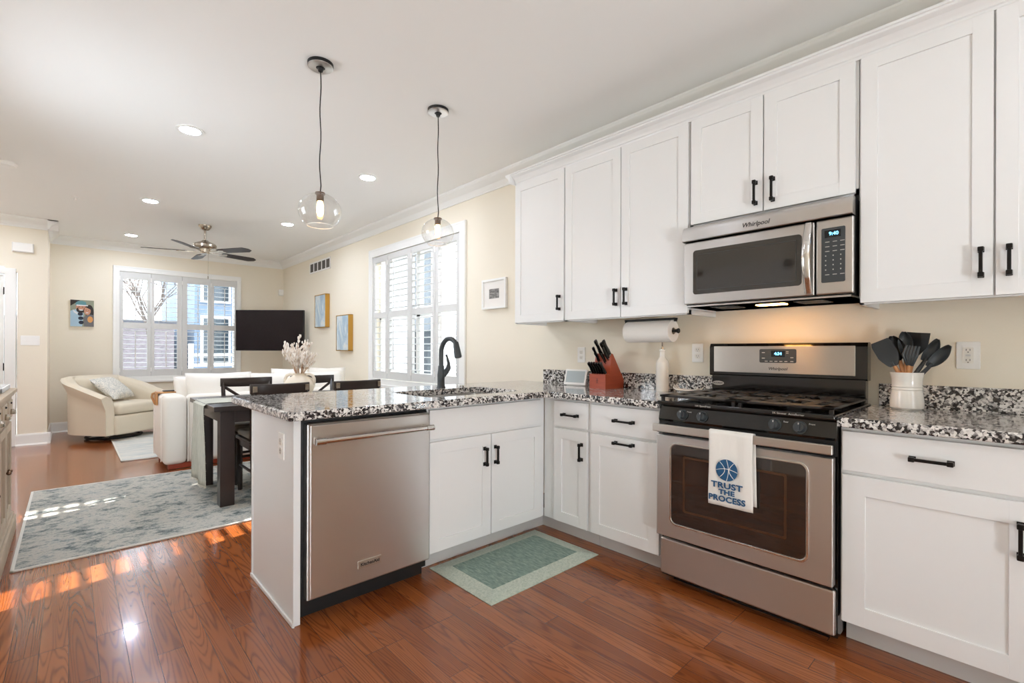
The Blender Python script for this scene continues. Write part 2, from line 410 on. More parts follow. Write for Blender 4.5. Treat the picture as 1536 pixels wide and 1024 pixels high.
def evalmesh(cu):
    t = bpy.data.objects.new('scratch', cu); COL.objects.link(t); dg = bpy.context.evaluated_depsgraph_get(); dg.update()
    me = bpy.data.meshes.new_from_object(t.evaluated_get(dg)); bpy.data.objects.remove(t); bpy.data.curves.remove(cu)
    me.materials.clear()
    return me
def text(name, body, size, O, U, V, m, parent, bold=0, ext=.0005, space=1.0, shear=0, local=False, sx=1.0):
    cu = bpy.data.curves.new(name, 'FONT'); cu.body = body; cu.size = size; cu.align_x = 'CENTER'; cu.align_y = 'CENTER'
    cu.extrude = ext; cu.offset = bold; cu.space_character = space; cu.shear = shear; cu.resolution_u = 3; cu.space_line = .85
    me = evalmesh(cu); U, V = Vector(U), Vector(V); N = U.cross(V)
    mt = Matrix((U*sx, V, N)).transposed().to_4x4(); mt.translation = Vector(O)
    if parent is not None and not local: mt.translation -= rootloc(parent)
    me.transform(mt)
    return objm(name, me, m, parent, smooth=False)
def rrect(u0, u1, v0, v1, r, n=6):
    out = []
    for cx, cy, a in ((u1-r, v0+r, -PI/2), (u1-r, v1-r, 0), (u0+r, v1-r, PI/2), (u0+r, v0+r, PI)):
        for k in range(n+1): out.append((cx+r*math.cos(a+k*PI/2/n), cy+r*math.sin(a+k*PI/2/n)))
    return out
def ell(cx, cy, rx, ry, n=20): return [(cx+rx*math.cos(2*PI*k/n), cy+ry*math.sin(2*PI*k/n)) for k in range(n)]
# frames: right wall (faces -x): viewer's right is -y ; far wall / peninsula (face -y): viewer's right is +x
RU, RV, RN = (0, -1, 0), (0, 0, 1), (-1, 0, 0)
FU, FV, FN = (1, 0, 0), (0, 0, 1), (0, -1, 0)
class Face:
    """boxes given as (u along the wall, d outwards towards the room, z)"""
    def __init__(s, o, plane): s.o, s.p = o, plane
    def box(s, mb, u0, u1, d0, d1, z0, z1, b=0, seg=2):
        if s.o == 'R': mb.box(s.p-d1, s.p-d0, u0, u1, z0, z1, b, seg)
        else: mb.box(u0, u1, s.p-d1, s.p-d0, z0, z1, b, seg)
    def pt(s, u, d, z): return (s.p-d, u, z) if s.o == 'R' else (u, s.p-d, z)

# ------------------------------------------------------------------ the room
XL = -.68; YB = -2.4; WT = .16
o = struct('floor', MB().box(-1.7, W+WT, YB-WT, DF+WT, -.06, 0), 'floor')
o = struct('ceiling', MB().box(-1.7, W+WT, YB-WT, DF+WT, H, H+.1), 'ceiling')
def wall_with_hole(name, o, plane, u0, u1, holes, thick=WT):
    """holes: (u0,u1,z0,z1) ; wall body lies behind the plane"""
    mb = MB(); F = Face(o, plane); u = u0
    for a, b, z0, z1 in holes:
        F.box(mb, u, a, -thick, 0, 0, H)
        if z0 > 0: F.box(mb, a, b, -thick, 0, 0, z0)
        F.box(mb, a, b, -thick, 0, z1, H); u = b
    F.box(mb, u, u1, -thick, 0, 0, H)
    return struct(name, mb, 'wall', smooth=False)
WN = (3.80, 5.66, .80, 2.34)      # side window opening (y0,y1,z0,z1)
WF = (.54, 2.10, .745, 2.335)     # far window opening (x0,x1,z0,z1)
wall_with_hole('wall_right', 'R', W, YB, DF+WT, [WN])
wall_with_hole('wall_far', 'F', DF, -.36, W, [WF])
mb = MB(); mb.box(-.36, -.2, DJ, DF, 0, H); mb.box(-.46, -.36, DJ, DJ+.12, 0, H); mb.box(-1.6, -.46, DJ, DJ+.12, 2.08, H)
struct('wall_entry', mb, 'wall', smooth=False)
mb = MB(); mb.box(XL-.12, XL, YB, 3.10, 0, H); mb.box(XL-.12, XL, 4.30, 5.6, 0, H); mb.box(XL-.12, XL, 3.10, 4.30, 0, 1.12); mb.box(XL-.12, XL, 3.10, 4.30, 2.3, H); mb.box(-1.6, XL, 5.6, 5.72, 0, H); mb.box(-1.72, -1.6, 5.6, DJ+.12, 0, H)
struct('wall_left', mb, 'wall', smooth=False)
mb = MB(); mb.box(XL, -.25, YB-.14, YB, 0, H); mb.box(.67, W, YB-.14, YB, 0, H); mb.box(-.25, .67, YB-.14, YB, 2.12, H)
struct('wall_back', mb, 'wall', smooth=False)
# added glass door in the back wall, unseen, letting fill light in
fr = MB()
for x0, x1 in ((-.25, -.15), (.57, .67)): fr.box(x0, x1, YB-.10, YB-.02, 0.02, 2.12)
fr.box(-.25, .67, YB-.10, YB-.02, 2.0, 2.12); fr.box(-.25, .67, YB-.10, YB-.02, 0, .22)
d = struct('added_door', fr, 'trim'); struct('door_pane', MB().box(-.15, .57, YB-.065, YB-.06, .22, 2.0), 'win', d)
# front door (white slab) in the entry wall and its casing
d = struct('door_1', MB().box(-1.5, -.572, DJ+.02, DJ+.065, .01, 2.04), 'trim')
hg = MB()
for z in (.3, .95, 1.85): hg.cyl((-.569, DJ+.012, z-.045), (-.569, DJ+.012, z+.045), .007, n=8)
obj('door_hinge', hg, 'black', d)
mb = MB(); mb.box(-.564, -.47, DJ-.018, DJ+.12, 0, 2.12, .004); mb.box(-1.6, -.56, DJ-.018, DJ+.1, 2.05, 2.14, .004); struct('trim_1', mb, 'trim')
fr = MB()
for a, b_ in ((3.10, 3.16), (3.67, 3.73), (4.24, 4.30)): fr.box(XL-.10, XL-.03, a, b_, .75, 2.3)
for a, b_ in ((1.12, 1.18), (2.24, 2.3)): fr.box(XL-.10, XL-.03, 3.10, 4.30, a, b_)
d = struct('added_window', fr, 'trim'); struct('window_pane', MB().box(XL-.07, XL-.065, 3.16, 4.24, 1.18, 2.24), 'win', d)  # made-up window over the sideboard, out of view, added for fill light
# panelled pantry door on the left wall (mirrored in the microwave)
d = MB(); d.box(XL, XL+.03, 1.75, 2.6, .02, 2.05)
for y0, y1 in ((1.84, 2.12), (2.22, 2.5)):
    for z0, z1 in ((.2, .85), (1.0, 1.9)): d.box(XL+.028, XL+.038, y0, y1, z0, z1, .006)
d = struct('door_3', d, 'trim')
obj('door_knob', MB().sphere((XL+.07, 1.82, .98), .028), 'black', d)
mb = MB(); mb.box(XL, XL+.02, 1.66, 1.75, 0, 2.14, .004); mb.box(XL, XL+.02, 2.6, 2.69, 0, 2.14, .004); mb.box(XL, XL+.02, 1.66, 2.69, 2.05, 2.14, .004); struct('trim_2', mb, 'trim')
# crown mouldings: profile in (out from wall, below ceiling)
CR = [(0, 0), (.095, 0), (.095, -.012), (.088, -.02), (.082, -.032), (.06, -.05), (.036, -.066), (.026, -.084), (.02, -.098), (.012, -.106), (.012, -.118), (0, -.118)]
def crown(name, p0, p1, N):
    p0, p1 = Vector(p0), Vector(p1); mb = MB()
    mb.prism(CR, (p0.x, p0.y, H), N, (0, 0, 1), (p1-p0).normalized(), 0, (p1-p0).length)
    return struct(name, mb, 'trim', ang=25)
crown('trim_3', (W, YB, H), (W, DF, H), (-1, 0, 0)); crown('trim_4', (-.2, DF, H), (W, DF, H), (0, -1, 0))
crown('trim_5', (-.105, DJ, H), (-1.6, DJ, H), (0, -1, 0)); crown('trim_6', (-.2, DJ-.095, H), (-.2, DF, H), (1, 0, 0))
crown('trim_7', (XL, YB, H), (XL, 5.6, H), (1, 0, 0))
BB = [(0, 0), (.016, 0), (.016, .115), (.011, .125), (.008, .14), (0, .14)]
def base(name, p0, p1, N):
    p0, p1 = Vector(p0), Vector(p1); mb = MB(); N = Vector(N); D = (p1-p0).normalized(); n = (p1-p0).length
    mb.prism(BB, (p0.x, p0.y, 0), N, (0, 0, 1), D, 0, n)
    mb.prism([(.016, 0), (.03, 0), (.028, .01), (.022, .017), (.016, .019)], (p0.x, p0.y, 0), N, (0, 0, 1), D, 0, n)
    struct(name, mb, 'trim')
base('baseboard_far', (-.2, DF, 0), (W, DF, 0), (0, -1, 0)); base('baseboard_right', (W, 3.0, 0), (W, DF, 0), (-1, 0, 0))
base('baseboard_entry', (-.17, DJ, 0), (-.47, DJ, 0), (0, -1, 0)); base('baseboard_return', (-.2, DJ-.03, 0), (-.2, DF, 0), (1, 0, 0))
base('baseboard_left', (XL, 2.69, 0), (XL, 5.6, 0), (1, 0, 0))

# ------------------------------------------------------------------ windows with plantation shutters
def window(name, o, plane, hole, case, panels, zlo, zhi, tilts, rod_off=0.0):
    F = Face(o, plane); u0, u1, z0, z1 = hole; mb = MB()
    c = case                                                   # casing on the wall face
    F.box(mb, c[0], u0+.005, 0, .022, c[2], c[3], .003); F.box(mb, u1-.005, c[1], 0, .022, c[2], c[3], .003)
    F.box(mb, u0, u1, 0, .022, z1-.005, c[3], .003); F.box(mb, u0, u1, 0, .022, c[2], z0+.005, .003)
    for a, b in ((c[0], c[0]+.022), (c[1]-.022, c[1])): F.box(mb, a-.0015, b+.0015, .0005, .025, c[2]+.001, c[3]+.0015, .004)
    F.box(mb, c[0]+.024, c[1]-.024, .0005, .025, c[3]-.022, c[3]+.0015, .004)
    F.box(mb, c[0]-.02, c[1]+.02, 0, .05, c[2]-.03, c[2]+.005, .004)     # stool
    root = struct(name, mb, 'trim')
    s = MB(); um = (u0+u1)/2                                          # sash frames, deep in the opening
    for a, b in ((u0, u0+.04), (um-.035, um+.035), (u1-.04, u1)): F.box(s, a, b, -.14, -.09, z0, z1)
    F.box(s, u0, u1, -.14, -.09, z0, z0+.05); F.box(s, u0, u1, -.14, -.09, z1-.05, z1); F.box(s, u0, u1, -.14, -.09, (z0+z1)/2-.02, (z0+z1)/2+.02)
    obj('window_frame', s, 'trim', root)
    for a, b in ((u0+.04, um-.035), (um+.035, u1-.04)):
        g = MB(); F.box(g, a, b, -.118, -.114, z0+.05, z1-.05); obj('window_pane', g, 'win', root)
    for k, (a, b, pa, pb) in enumerate(panels):                        # opening a..b inside panel pa..pb
        p = MB()
        F.box(p, pa, a, -.028, .006, zlo[2], zhi[2], .002); F.box(p, b, pb, -.028, .006, zlo[2], zhi[2], .002)
        F.box(p, a, b, -.028, .006, zlo[2], zlo[0], .002); F.box(p, a, b, -.028, .006, zlo[1], zhi[0], .002); F.box(p, a, b, -.028, .006, zhi[1], zhi[2], .002)
        sh = obj('shutter_panel', p, 'louver', root)
        lv = MB(); t = math.radians(tilts[k]); hw = .032
        for q0, q1 in ((zlo[0], zlo[1]), (zhi[0], zhi[1])):
            n = max(1, round((q1-q0)/.0725)); st = (q1-q0)/n
            for i in range(n):
                z = q0+st*(i+.5); pr = []
                for w_, th in ((-1, 0), (-.6, .0042), (0, .0056), (.6, .0042), (1, 0), (.6, -.0042), (0, -.0056), (-.6, -.0042)):
                    d_ = w_*hw; pr.append((-.011+d_*math.cos(t)-th*math.sin(t), z-d_*math.sin(t)-th*math.cos(t)))
                # u direction
                if o == 'R': lv.prism(pr, (plane, 0, 0), (-1, 0, 0), (0, 0, 1), (0, 1, 0), a+.002, b-.002)
                else: lv.prism(pr, (0, plane, 0), (0, -1, 0), (0, 0, 1), (1, 0, 0), a+.002, b-.002)
        obj('louver', lv, 'louver', sh, ang=50)
        rd = MB(); ur = (a+b)/2+rod_off
        for q0, q1 in ((zlo[0], zlo[1]), (zhi[0], zhi[1])): F.box(rd, ur-.006, ur+.006, .022, .032, q0+.03, q1-.04, .002)
        obj('tilt_rod', rd, 'rod', sh)
        hn = MB()
        for z in (zlo[2]+.1, zhi[2]-.1): F.box(hn, pa-.006, pa+.006, .004, .012, z-.03, z+.03)
        obj('hinge', hn, 'white', sh)
    return root
window('window_1', 'F', DF, WF, (.468, 2.155, .69, 2.405),
       [(.586, .873, .547, .918), (.962, 1.253, .922, 1.312), (1.388, 1.67, 1.318, 1.712), (1.758, 2.058, 1.716, 2.096)],
       (.857, 1.48, .752), (1.568, 2.223, 2.328), [0, 0, 0, 6])
window('window_2', 'R', W, WN, (3.71, 5.745, .735, 2.432),
       [(3.868, 4.19, 3.806, 4.246), (4.302, 4.705, 4.25, 4.728), (4.818, 5.226, 4.732, 5.275), (5.335, 5.62, 5.279, 5.654)],
       (.90, 1.56, .808), (1.632, 2.26, 2.332), [12, 2, 2, 12], .075)

# ------------------------------------------------------------------ outside
g = MB(); g.box(-14, W+WT, DF+WT, 30, -.35, -.3); g.box(W+WT, 16, -4, 30, -.35, -.3); struct('terrain', g, 'pave')
h = thing('neighbour_house', 'white sided house close outside the kitchen side window', 'house', (6.4, 6, -.3))
mb = MB(); mb.box(6.4, 10, -2, 7.2, -.3, 2.9); mb.box(6.4, 10, 7.2, 19, -.3, 6)
for k in range(28):
    z = -.3+k*.22
    if z < 2.7: mb.box(6.385, 6.4, -2, 7.2, z, z+.2)
    mb.box(6.385, 6.4, 7.2, 19, z, z+.2)
obj('siding_wall', mb, 'siding', h)
obj('added_sun_block', MB().box(5.9, 6.4, 5.02, 6.10, -.3, 4.9), 'brick', h)  # unseen block added to keep the sun off the middle shutter panels
for yw, z0, z1, hw in ((10.1, .6, 1.95, .42), (10.1, 2.25, 3.6, .42), (13.2, .6, 1.95, .4), (13.2, 2.25, 3.6, .4), (8.35, .6, 1.95, .3)):
    f = MB(); f.box(6.34, 6.42, yw-hw-.08, yw+hw+.08, z0-.08, z1+.08); f = obj('window_frame', f, 'trim', h); obj('window_pane', MB().box(6.33, 6.36, yw-hw, yw+hw, z0, z1), 'pane', f)
h = thing('row_house', 'grey brick row house across the street, outside the far window', 'house', (-2.2, 20, -.3))
obj('brick_wall', MB().box(-6, 2.25, 17, 24, -.3, 1.9), 'brick', h); obj('roof', MB().box(-6.1, 2.35, 16.9, 24.1, 1.9, 2.0), 'shingle', h)
for xw in (-1.2, .1):
    obj('window_pane', MB().box(xw-.4, xw+.4, 16.96, 17.04, .4, 1.4), 'pane', h)
h = thing('townhouse', 'tall slate blue townhouse with white window trim outside the far window', 'house', (4.2, 20, -.3))
obj('siding_wall', MB().box(2.75, 7.5, 17, 24, -.3, 6.5), 'slate', h)
for xw in (3.3, 4.5):
    for zw in (.7, 2.6):
        f = obj('window_frame', MB().box(xw-.4, xw+.4, 16.93, 17.0, zw, zw+1.5), 'trim', h); obj('window_pane', MB().box(xw-.33, xw+.33, 16.9, 16.94, zw+.07, zw+1.43), 'pane', f)
mb = MB()
for k in range(5): mb.box(2.0, 4.2, 13-.05*k, 13.05, .05+k*.24, .12+k*.24)
for x in (2.0, 3.1, 4.1): mb.box(x, x+.09, 13, 13.09, -.3, 1.3)
solo('yard_fence', mb, 'trim', 'white horizontal rail fence seen low through the far window shutters', 'fence')
t = MB(); random.seed(3)
def branch(p, d, l, r, k):
    q = p+d*l; t.tube([p, (p+q)/2+Vector((random.uniform(-.04, .04),)*3), q], [r, r*.8, r*.6], 5)
    if k:
        for _ in range(3):
            branch(q, (d+Vector((random.uniform(-.8, .8), random.uniform(-.8, .8), random.uniform(-.1, .6)))).normalized(), l*.7, r*.6, k-1)
branch(Vector((1.6, 14.6, -.3)), Vector((-.1, .0, 1)).normalized(), 1.3, .07, 4)
solo('bare_tree', t, 'treebark', 'bare winter tree behind the houses, outside the far window', 'tree')

# ------------------------------------------------------------------ kitchen cabinets
def handle(F, u, z, vert, parent, L=.105):
    mb = MB()
    for s in (-1, 1):
        a = s*(L/2-.009)
        if vert:
            F.box(mb, u-.009, u+.009, .0, .006, z+a-.010, z+a+.010, .001); F.box(mb, u-.006, u+.006, .004, .030, z+a-.007, z+a+.007, .001)
        else:
            F.box(mb, u+a-.010, u+a+.010, .0, .006, z-.009, z+.009, .001); F.box(mb, u+a-.007, u+a+.007, .004, .030, z-.006, z+.006, .001)
    if vert:
        F.box(mb, u-.0055, u+.0055, .022, .032, z-L/2+.004, z+L/2-.004, .002)
        for s in (-1, 1): F.box(mb, u-.0085, u+.0085, .018, .034, z+s*(L/2-.009)-.009, z+s*(L/2-.009)+.009, .003)
    else:
        F.box(mb, u-L/2+.004, u+L/2-.004, .022, .032, z-.0055, z+.0055, .002)
        for s in (-1, 1): F.box(mb, u+s*(L/2-.009)-.009, u+s*(L/2-.009)+.009, .018, .034, z-.0085, z+.0085, .003)
    return obj('handle', mb, 'black', parent)
def shaker(name, F, u0, u1, z0, z1, parent, st=.062, hd=None, slab=False):
    mb = MB(); t = .02
    if slab: F.box(mb, u0, u1, -t, 0, z0, z1, .0022)
    else:
        F.box(mb, u0, u0+st, -t, 0, z0, z1, .0018); F.box(mb, u1-st, u1, -t, 0, z0, z1, .0018)
        F.box(mb, u0+st-.001, u1-st+.001, -t, 0, z0, z0+st, .0018); F.box(mb, u0+st-.001, u1-st+.001, -t, 0, z1-st, z1, .0018)
        F.box(mb, u0+st-.002, u1-st+.002, -t, -.0075, z0+st-.002, z1-st+.002)
    d = obj(name, mb, 'cab', parent)
    if hd: handle(F, hd[0], hd[1], hd[2], d, hd[3] if len(hd) > 3 else .105)
    return d
FX = 2.21          # door faces of the base run on the right wall
FB = 2.23          # its face frame
ZD0, ZD1, ZR0, ZR1 = .112, .684, .700, .852
RF = Face('R', FX)
# narrow base cabinet by the corner
c = thing('base_cabinet', 'narrow white base cabinet in the inner corner of the kitchen run', 'cabinet', (2.5, 1.86, 0))
mb = MB(); mb.box(FB, W-.002, 1.722, 2.09, .105, .865); obj('body', mb, 'cab', c)
obj('toe_kick', MB().box(2.32, 2.34, 1.722, 2.62, 0, .105), 'toe', c)
shaker('drawer', RF, 1.734, 1.992, ZR0, ZR1, c, slab=True, hd=(1.855, .773, False, .12)); shaker('door', RF, 1.734, 1.992, ZD0, ZD1, c, hd=(1.771, .564, True))
# pull-out cabinet
c = thing('base_cabinet', 'white pull-out base cabinet with two horizontal handles, beside the range', 'cabinet', (2.5, 1.49, 0))
mb = MB(); mb.box(FB, W-.002, 1.262, 1.720, .105, .865); obj('body', mb, 'cab', c)
obj('toe_kick', MB().box(2.32, 2.34, 1.262, 1.720, 0, .105), 'toe', c)
shaker('drawer', RF, 1.270, 1.707, ZR0, ZR1, c, slab=True, hd=(1.477, .777, False, .127)); shaker('door', RF, 1.270, 1.707, ZD0, ZD1, c, hd=(1.477, .655, False, .127))
# cabinet on the near side of the range
c = thing('base_cabinet', 'wide white base cabinet under the worktop with the utensil crock', 'cabinet', (2.5, -.05, 0))
mb = MB(); mb.box(FB, W-.002, -.62, .490, .105, .865); obj('body', mb, 'cab', c)
obj('toe_kick', MB().box(2.32, 2.34, -.62, .490, 0, .105), 'toe', c)
shaker('drawer', RF, -.042, .483, ZR0, ZR1, c, slab=True, hd=(.2205, .779, False, .12)); shaker('door', RF, -.042, .483, ZD0, ZD1, c, st=.074, hd=(.006, .564, True, .115))
shaker('drawer', RF, -.575, -.05, ZR0, ZR1, c, slab=True, hd=(-.31, .779, False, .12)); shaker('door', RF, -.575, -.05, ZD0, ZD1, c, st=.074, hd=(-.096, .564, True, .115))
# sink cabinet in the peninsula
PY = 2.076; PF = Face('F', PY)
c = thing('sink_cabinet', 'white double-door sink base cabinet beside the dishwasher', 'cabinet', (1.77, 2.4, 0))
mb = MB(); mb.box(1.349, 2.228, 2.096, 2.116, .105, .865); mb.box(1.349, 1.367, 2.11, 2.66, .105, .865); mb.box(2.21, 2.228, 2.11, 2.66, .105, .865); mb.box(1.349, 2.228, 2.1, 2.66, .105, .125); obj('body', mb, 'cab', c)
obj('toe_kick', MB().box(1.349, 2.318, 2.185, 2.205, 0, .105), 'toe', c)
shaker('false_drawer_front', PF, 1.356, 2.187, ZR0, ZR1, c, slab=True)
shaker('door', PF, 1.356, 1.768, ZD0, ZD1, c, hd=(1.719, .563, True)); shaker('door', PF, 1.774, 2.187, ZD0, ZD1, c, hd=(1.799, .563, True))
# peninsula end and back panelling
c = thing('peninsula_panel', 'white end panelling of the peninsula beside the dishwasher', 'panel', (.70, 2.4, 0))
obj('end_panel', MB().box(.690, .716, 2.078, 2.690, 0, .865, .002), 'cab', c)
obj('back_panel', MB().box(.716, W-.03, 2.664, 2.690, 0, .865), 'cab', c)
mb = MB(); mb.box(.680, .690, 2.070, 2.70, 0, .02, .004); mb.box(.684, .690, 2.070, 2.084, 0, .865, .001); mb.box(.684, .69, 2.68, 2.695, 0, .865, .001); obj('shoe_moulding', mb, 'cab', c)

# upper cabinets
UX = 2.49; UB, UT = 1.370, 2.420; UF = Face('R', UX)
def upper(label, y0, y1, z0, doors, soff=None):
    c = thing('wall_cabinet', label, 'cabinet', (2.68, (y0+y1)/2, z0))
    mb = MB(); mb.box(2.51, W-.002, y0, y1, z0+.018, 2.46); mb.box(2.51, 2.528, y0, y1, z0-.006, z0+.02)
    mb.box(2.51, W-.002, y0, y0+.016, z0-.006, z0+.02); mb.box(2.51, W-.002, y1-.016, y1, z0-.006, z0+.02)
    obj('body', mb, 'cab', c)
    for a, b, hd in doors: shaker('door', UF, a, b, z0, UT, c, st=.058, hd=hd)
    return c
upper('single-door white wall cabinet at the window end of the upper run', 2.153, 2.655, UB, [(2.160, 2.648, (2.195, 1.494, True))])
upper('double-door white wall cabinet above the knife block and paper towels', 1.258, 2.149, UB, [(1.700, 2.147, (1.728, 1.494, True)), (1.262, 1.694, (1.656, 1.494, True))])
upper('short double-door white wall cabinet directly above the microwave', .490, 1.254, 1.850, [(.876, 1.245, (.907, 1.944, True, .118)), (.500, .870, (.828, 1.944, True, .118))])
upper('tall double-door white wall cabinet above the utensil crock', -.350, .487, UB, [(.078, .480, (.110, 1.494, True, .112)), (-.342, .072, (.037, 1.494, True, .112))])
CC = [(0, 0), (.006, 0), (.010, .010), (.016, .014), (.020, .030), (.032, .046), (.048, .054), (.052, .058), (.052, .066), (.060, .068), (.060, .078), (0, .078)]
mb = MB(); mb.prism(CC, (2.508, -.36, 2.424), (-1, 0, 0), (0, 0, 1), (0, 1, 0), 0, 2.655+.36)
mb.prism([(-u, v) for u, v in CC], (2.448, 2.657, 2.424), (0, -1, 0), (0, 0, 1), (1, 0, 0), 0, W-2.45)
mb.box(2.508, W-.1, -.36, 2.655, 2.462, 2.50)
solo('cabinet_crown_moulding', mb, 'cab', 'white stepped crown moulding running along the top of all wall cabinets', 'moulding', ang=25)

# ------------------------------------------------------------------ worktops
r_ = .012
SK = (1.42, 2.09, 2.165, 2.60)
ctz = thing('countertop', 'speckled black and white granite worktop of the peninsula and corner, holding the sink', 'countertop', (1.6, 2.3, .868))
outer = [(.645, 2.015), (2.175, 2.015), (2.175, 1.2585), (2.838, 1.2585), (2.838, 2.93), (.645, 2.93)]
plate('slab', [outer, rrect(SK[0], SK[1], SK[2], SK[3], .07)[::-1]], .869, ZC, (0, 0, 0), (1, 0, 0), (0, 1, 0), (0, 0, 1), 'granite', ctz, bev=.008)
obj('backsplash', MB().box(2.818, 2.839, 1.2585, 2.66, ZC, 1.010, .003), 'granite', ctz)
ctz = thing('countertop', 'speckled granite worktop under the utensil crock, on the near side of the range', 'countertop', (2.5, -.05, .868))
plate('slab', [[(2.175, .4925), (2.175, -.63), (2.838, -.63), (2.838, .4925)][::-1]], .869, ZC, (0, 0, 0), (1, 0, 0), (0, 1, 0), (0, 0, 1), 'granite', ctz, bev=.008)
obj('backsplash', MB().box(2.818, 2.839, -.63, .470, ZC, 1.010, .003), 'granite', ctz)
# sink and faucet
s = thing('sink', 'stainless undermount sink set in the peninsula worktop', 'sink', (1.755, 2.38, .66))
mb = MB(); lv_ = [(-.004, .868), (-.004, .80), (.004, .70), (.02, .675), (.06, .668)]
rings = []
for inset, z in lv_: rings.append([mb.bm.verts.new((x, y, z)) for x, y in rrect(SK[0]+inset, SK[1]-inset, SK[2]+inset, SK[3]-inset, .07)])
for a, b in zip(rings, rings[1:]):
    for k in range(len(a)): mb.bm.faces.new((a[k], a[(k+1) % len(a)], b[(k+1) % len(a)], b[k]))
mb.bm.faces.new(rings[-1])
obj('basin', mb, 'steel', s); obj('drain', MB().lathe([(0, .671), (.04, .671), (.045, .669)], (1.755, 2.4, 0)), 'chrome', s)
f = thing('faucet', 'dark bronze gooseneck faucet with a side lever behind the sink', 'faucet', (1.838, 2.68, ZC))
fx, fy = 1.838, 2.68
obj('base', MB().lathe([(.0, 0), (.030, 0), (.030, .006), (.026, .012), (.024, .05), (.025, .09), (.021, .12), (.019, .15), (0, .15)], (fx, fy, ZC), 24), 'matte_bronze' if 'matte_bronze' in M else 'silicone', f)
arc = [(fx, fy, ZC+.10), (fx, fy, ZC+.18), (fx, fy, 1.13)]
for k in range(1, 11):
    a = PI*k/11*.86; arc.append((fx, fy-.095+.095*math.cos(a), 1.14+.098*math.sin(a)))
obj('spout', MB().tube(arc, .0155, 14), 'silicone', f)
e = Vector(arc[-1]); dn = Vector((0, -.28, -1)).normalized()
obj('spray_head', MB().tube([e-dn*.012, e+dn*.01, e+dn*.05, e+dn*.085, e+dn*.092], [.0165, .019, .022, .024, .02], 18), 'silicone', f)
hp = [(fx+.012, fy-.004, ZC+.085), (fx+.036, fy-.01, ZC+.112), (fx+.05, fy-.014, ZC+.135), (fx+.052, fy-.014, ZC+.165), (fx+.04, fy-.014, ZC+.205), (fx+.032, fy-.014, ZC+.225)]
obj('lever', MB().tube(hp, [.02, .019, .0165, .010, .007, .006], 14), 'silicone', f)
solo('sink_button', MB().lathe([(0, 0), (.022, 0), (.022, .006), (.016, .011), (0, .012)], (2.02, 2.70, ZC)), 'chrome', 'small round steel disposal button on the worktop behind the sink', 'button')

# ------------------------------------------------------------------ dishwasher
dw = thing('dishwasher', 'stainless dishwasher with a bar handle at the end of the peninsula', 'dishwasher', (1.035, 2.35, 0))
mb = MB(); mb.box(.722, 1.346, 2.10, 2.655, .05, .864); mb.box(.722, 1.346, 2.135, 2.60, 0, .06); obj('tub', mb, 'matte_black', dw)
mb = MB(); mb.box(.734, 1.344, 2.056, 2.10, .098, .846, .006); mb.box(.740, 1.338, 2.045, 2.06, .104, .842, .010, 3); obj('door', mb, 'steel', dw)
hb = MB(); hb.cyl((.752, 1.995, .778), (1.318, 1.995, .778), .0115, n=18)
obj('handle', hb, 'chrome', dw)
for x in (.768, 1.304):
    mb = MB(); mb.box(x-.013, x+.013, 1.992, 2.046, .764, .792, .003); mb.cyl((x-.02, 1.995, .778), (x+.02, 1.995, .778), .0145, n=18); obj('handle_bracket', mb, 'chrome', dw)
b = obj('badge', MB().box(.955, 1.068, 2.039, 2.046, .172, .206, .001), 'steel_l', dw)
text('badge_lettering', 'KitchenAid', .0205, (1.0115, 2.0385, .189), FU, FV, 'inkdark', b, bold=.0004)

# ------------------------------------------------------------------ range
ry0, ry1 = .4965, 1.2540; rm = (ry0+ry1)/2
rg = thing('gas_range', 'freestanding stainless and black gas range with an oven', 'range', (2.5, rm, 0))
mb = MB(); mb.box(2.215, 2.80, ry0, ry1, .03, .895, .002); mb.box(2.26, 2.78, ry0+.04, ry1-.04, 0, .04); obj('body', mb, 'gloss_black', rg)
# drawer
mb = MB(); mb.box(2.188, 2.215, ry0+.003, ry1-.003, .045, .226, .010, 3); obj('drawer', mb, 'steel', rg)
# oven door with window opening
dr = plate('oven_door', [rrect(-ry1+.003, -ry0-.003, .250, .748, .004)], 2.15, 2.188, (4.34, 0, 0), RU, RV, RN, 'steel', rg, bev=.004)
# plate offsets: N=-x, so depth d along -x from x=4.34 puts the face at x=2.19..2.152
ow0, ow1, oz0, oz1 = .590, 1.170, .325, .708
plate('window_rim', [rrect(-ow1-.010, -ow0+.010, oz0-.010, oz1+.010, .035), rrect(-ow1, -ow0, oz0, oz1, .028)[::-1]], 0, .007, (2.153, 0, 0), RU, RV, RN, 'chrome', dr, bev=.002)
plate('window_glass', [rrect(-ow1+.001, -ow0-.001, oz0+.001, oz1-.001, .028)], 0, .003, (2.153, 0, 0), RU, RV, RN, 'ovenglass', dr)
plate('inner_frame', [rrect(-ow1+.06, -ow0-.07, oz0+.065, oz1-.05, .01), rrect(-ow1+.070, -ow0-.080, oz0+.075, oz1-.060, .006)[::-1]], 0, .0008, (2.150, 0, 0), RU, RV, RN, 'brass', dr)
hb = MB(); hb.box(2.118, 2.136, ry0-.002, ry1+.002, .766, .803, .004, 3)
oh = obj('oven_handle', hb, 'steel_l', rg)
for y in (ry0+.03, ry1-.03): obj('handle_post', MB().box(2.13, 2.2, y-.012, y+.012, .762, .80, .003), 'matte_black', oh)
obj('door_gap', MB().box(2.185, 2.216, ry0+.002, ry1-.002, .75, .812), 'matte_black', rg)
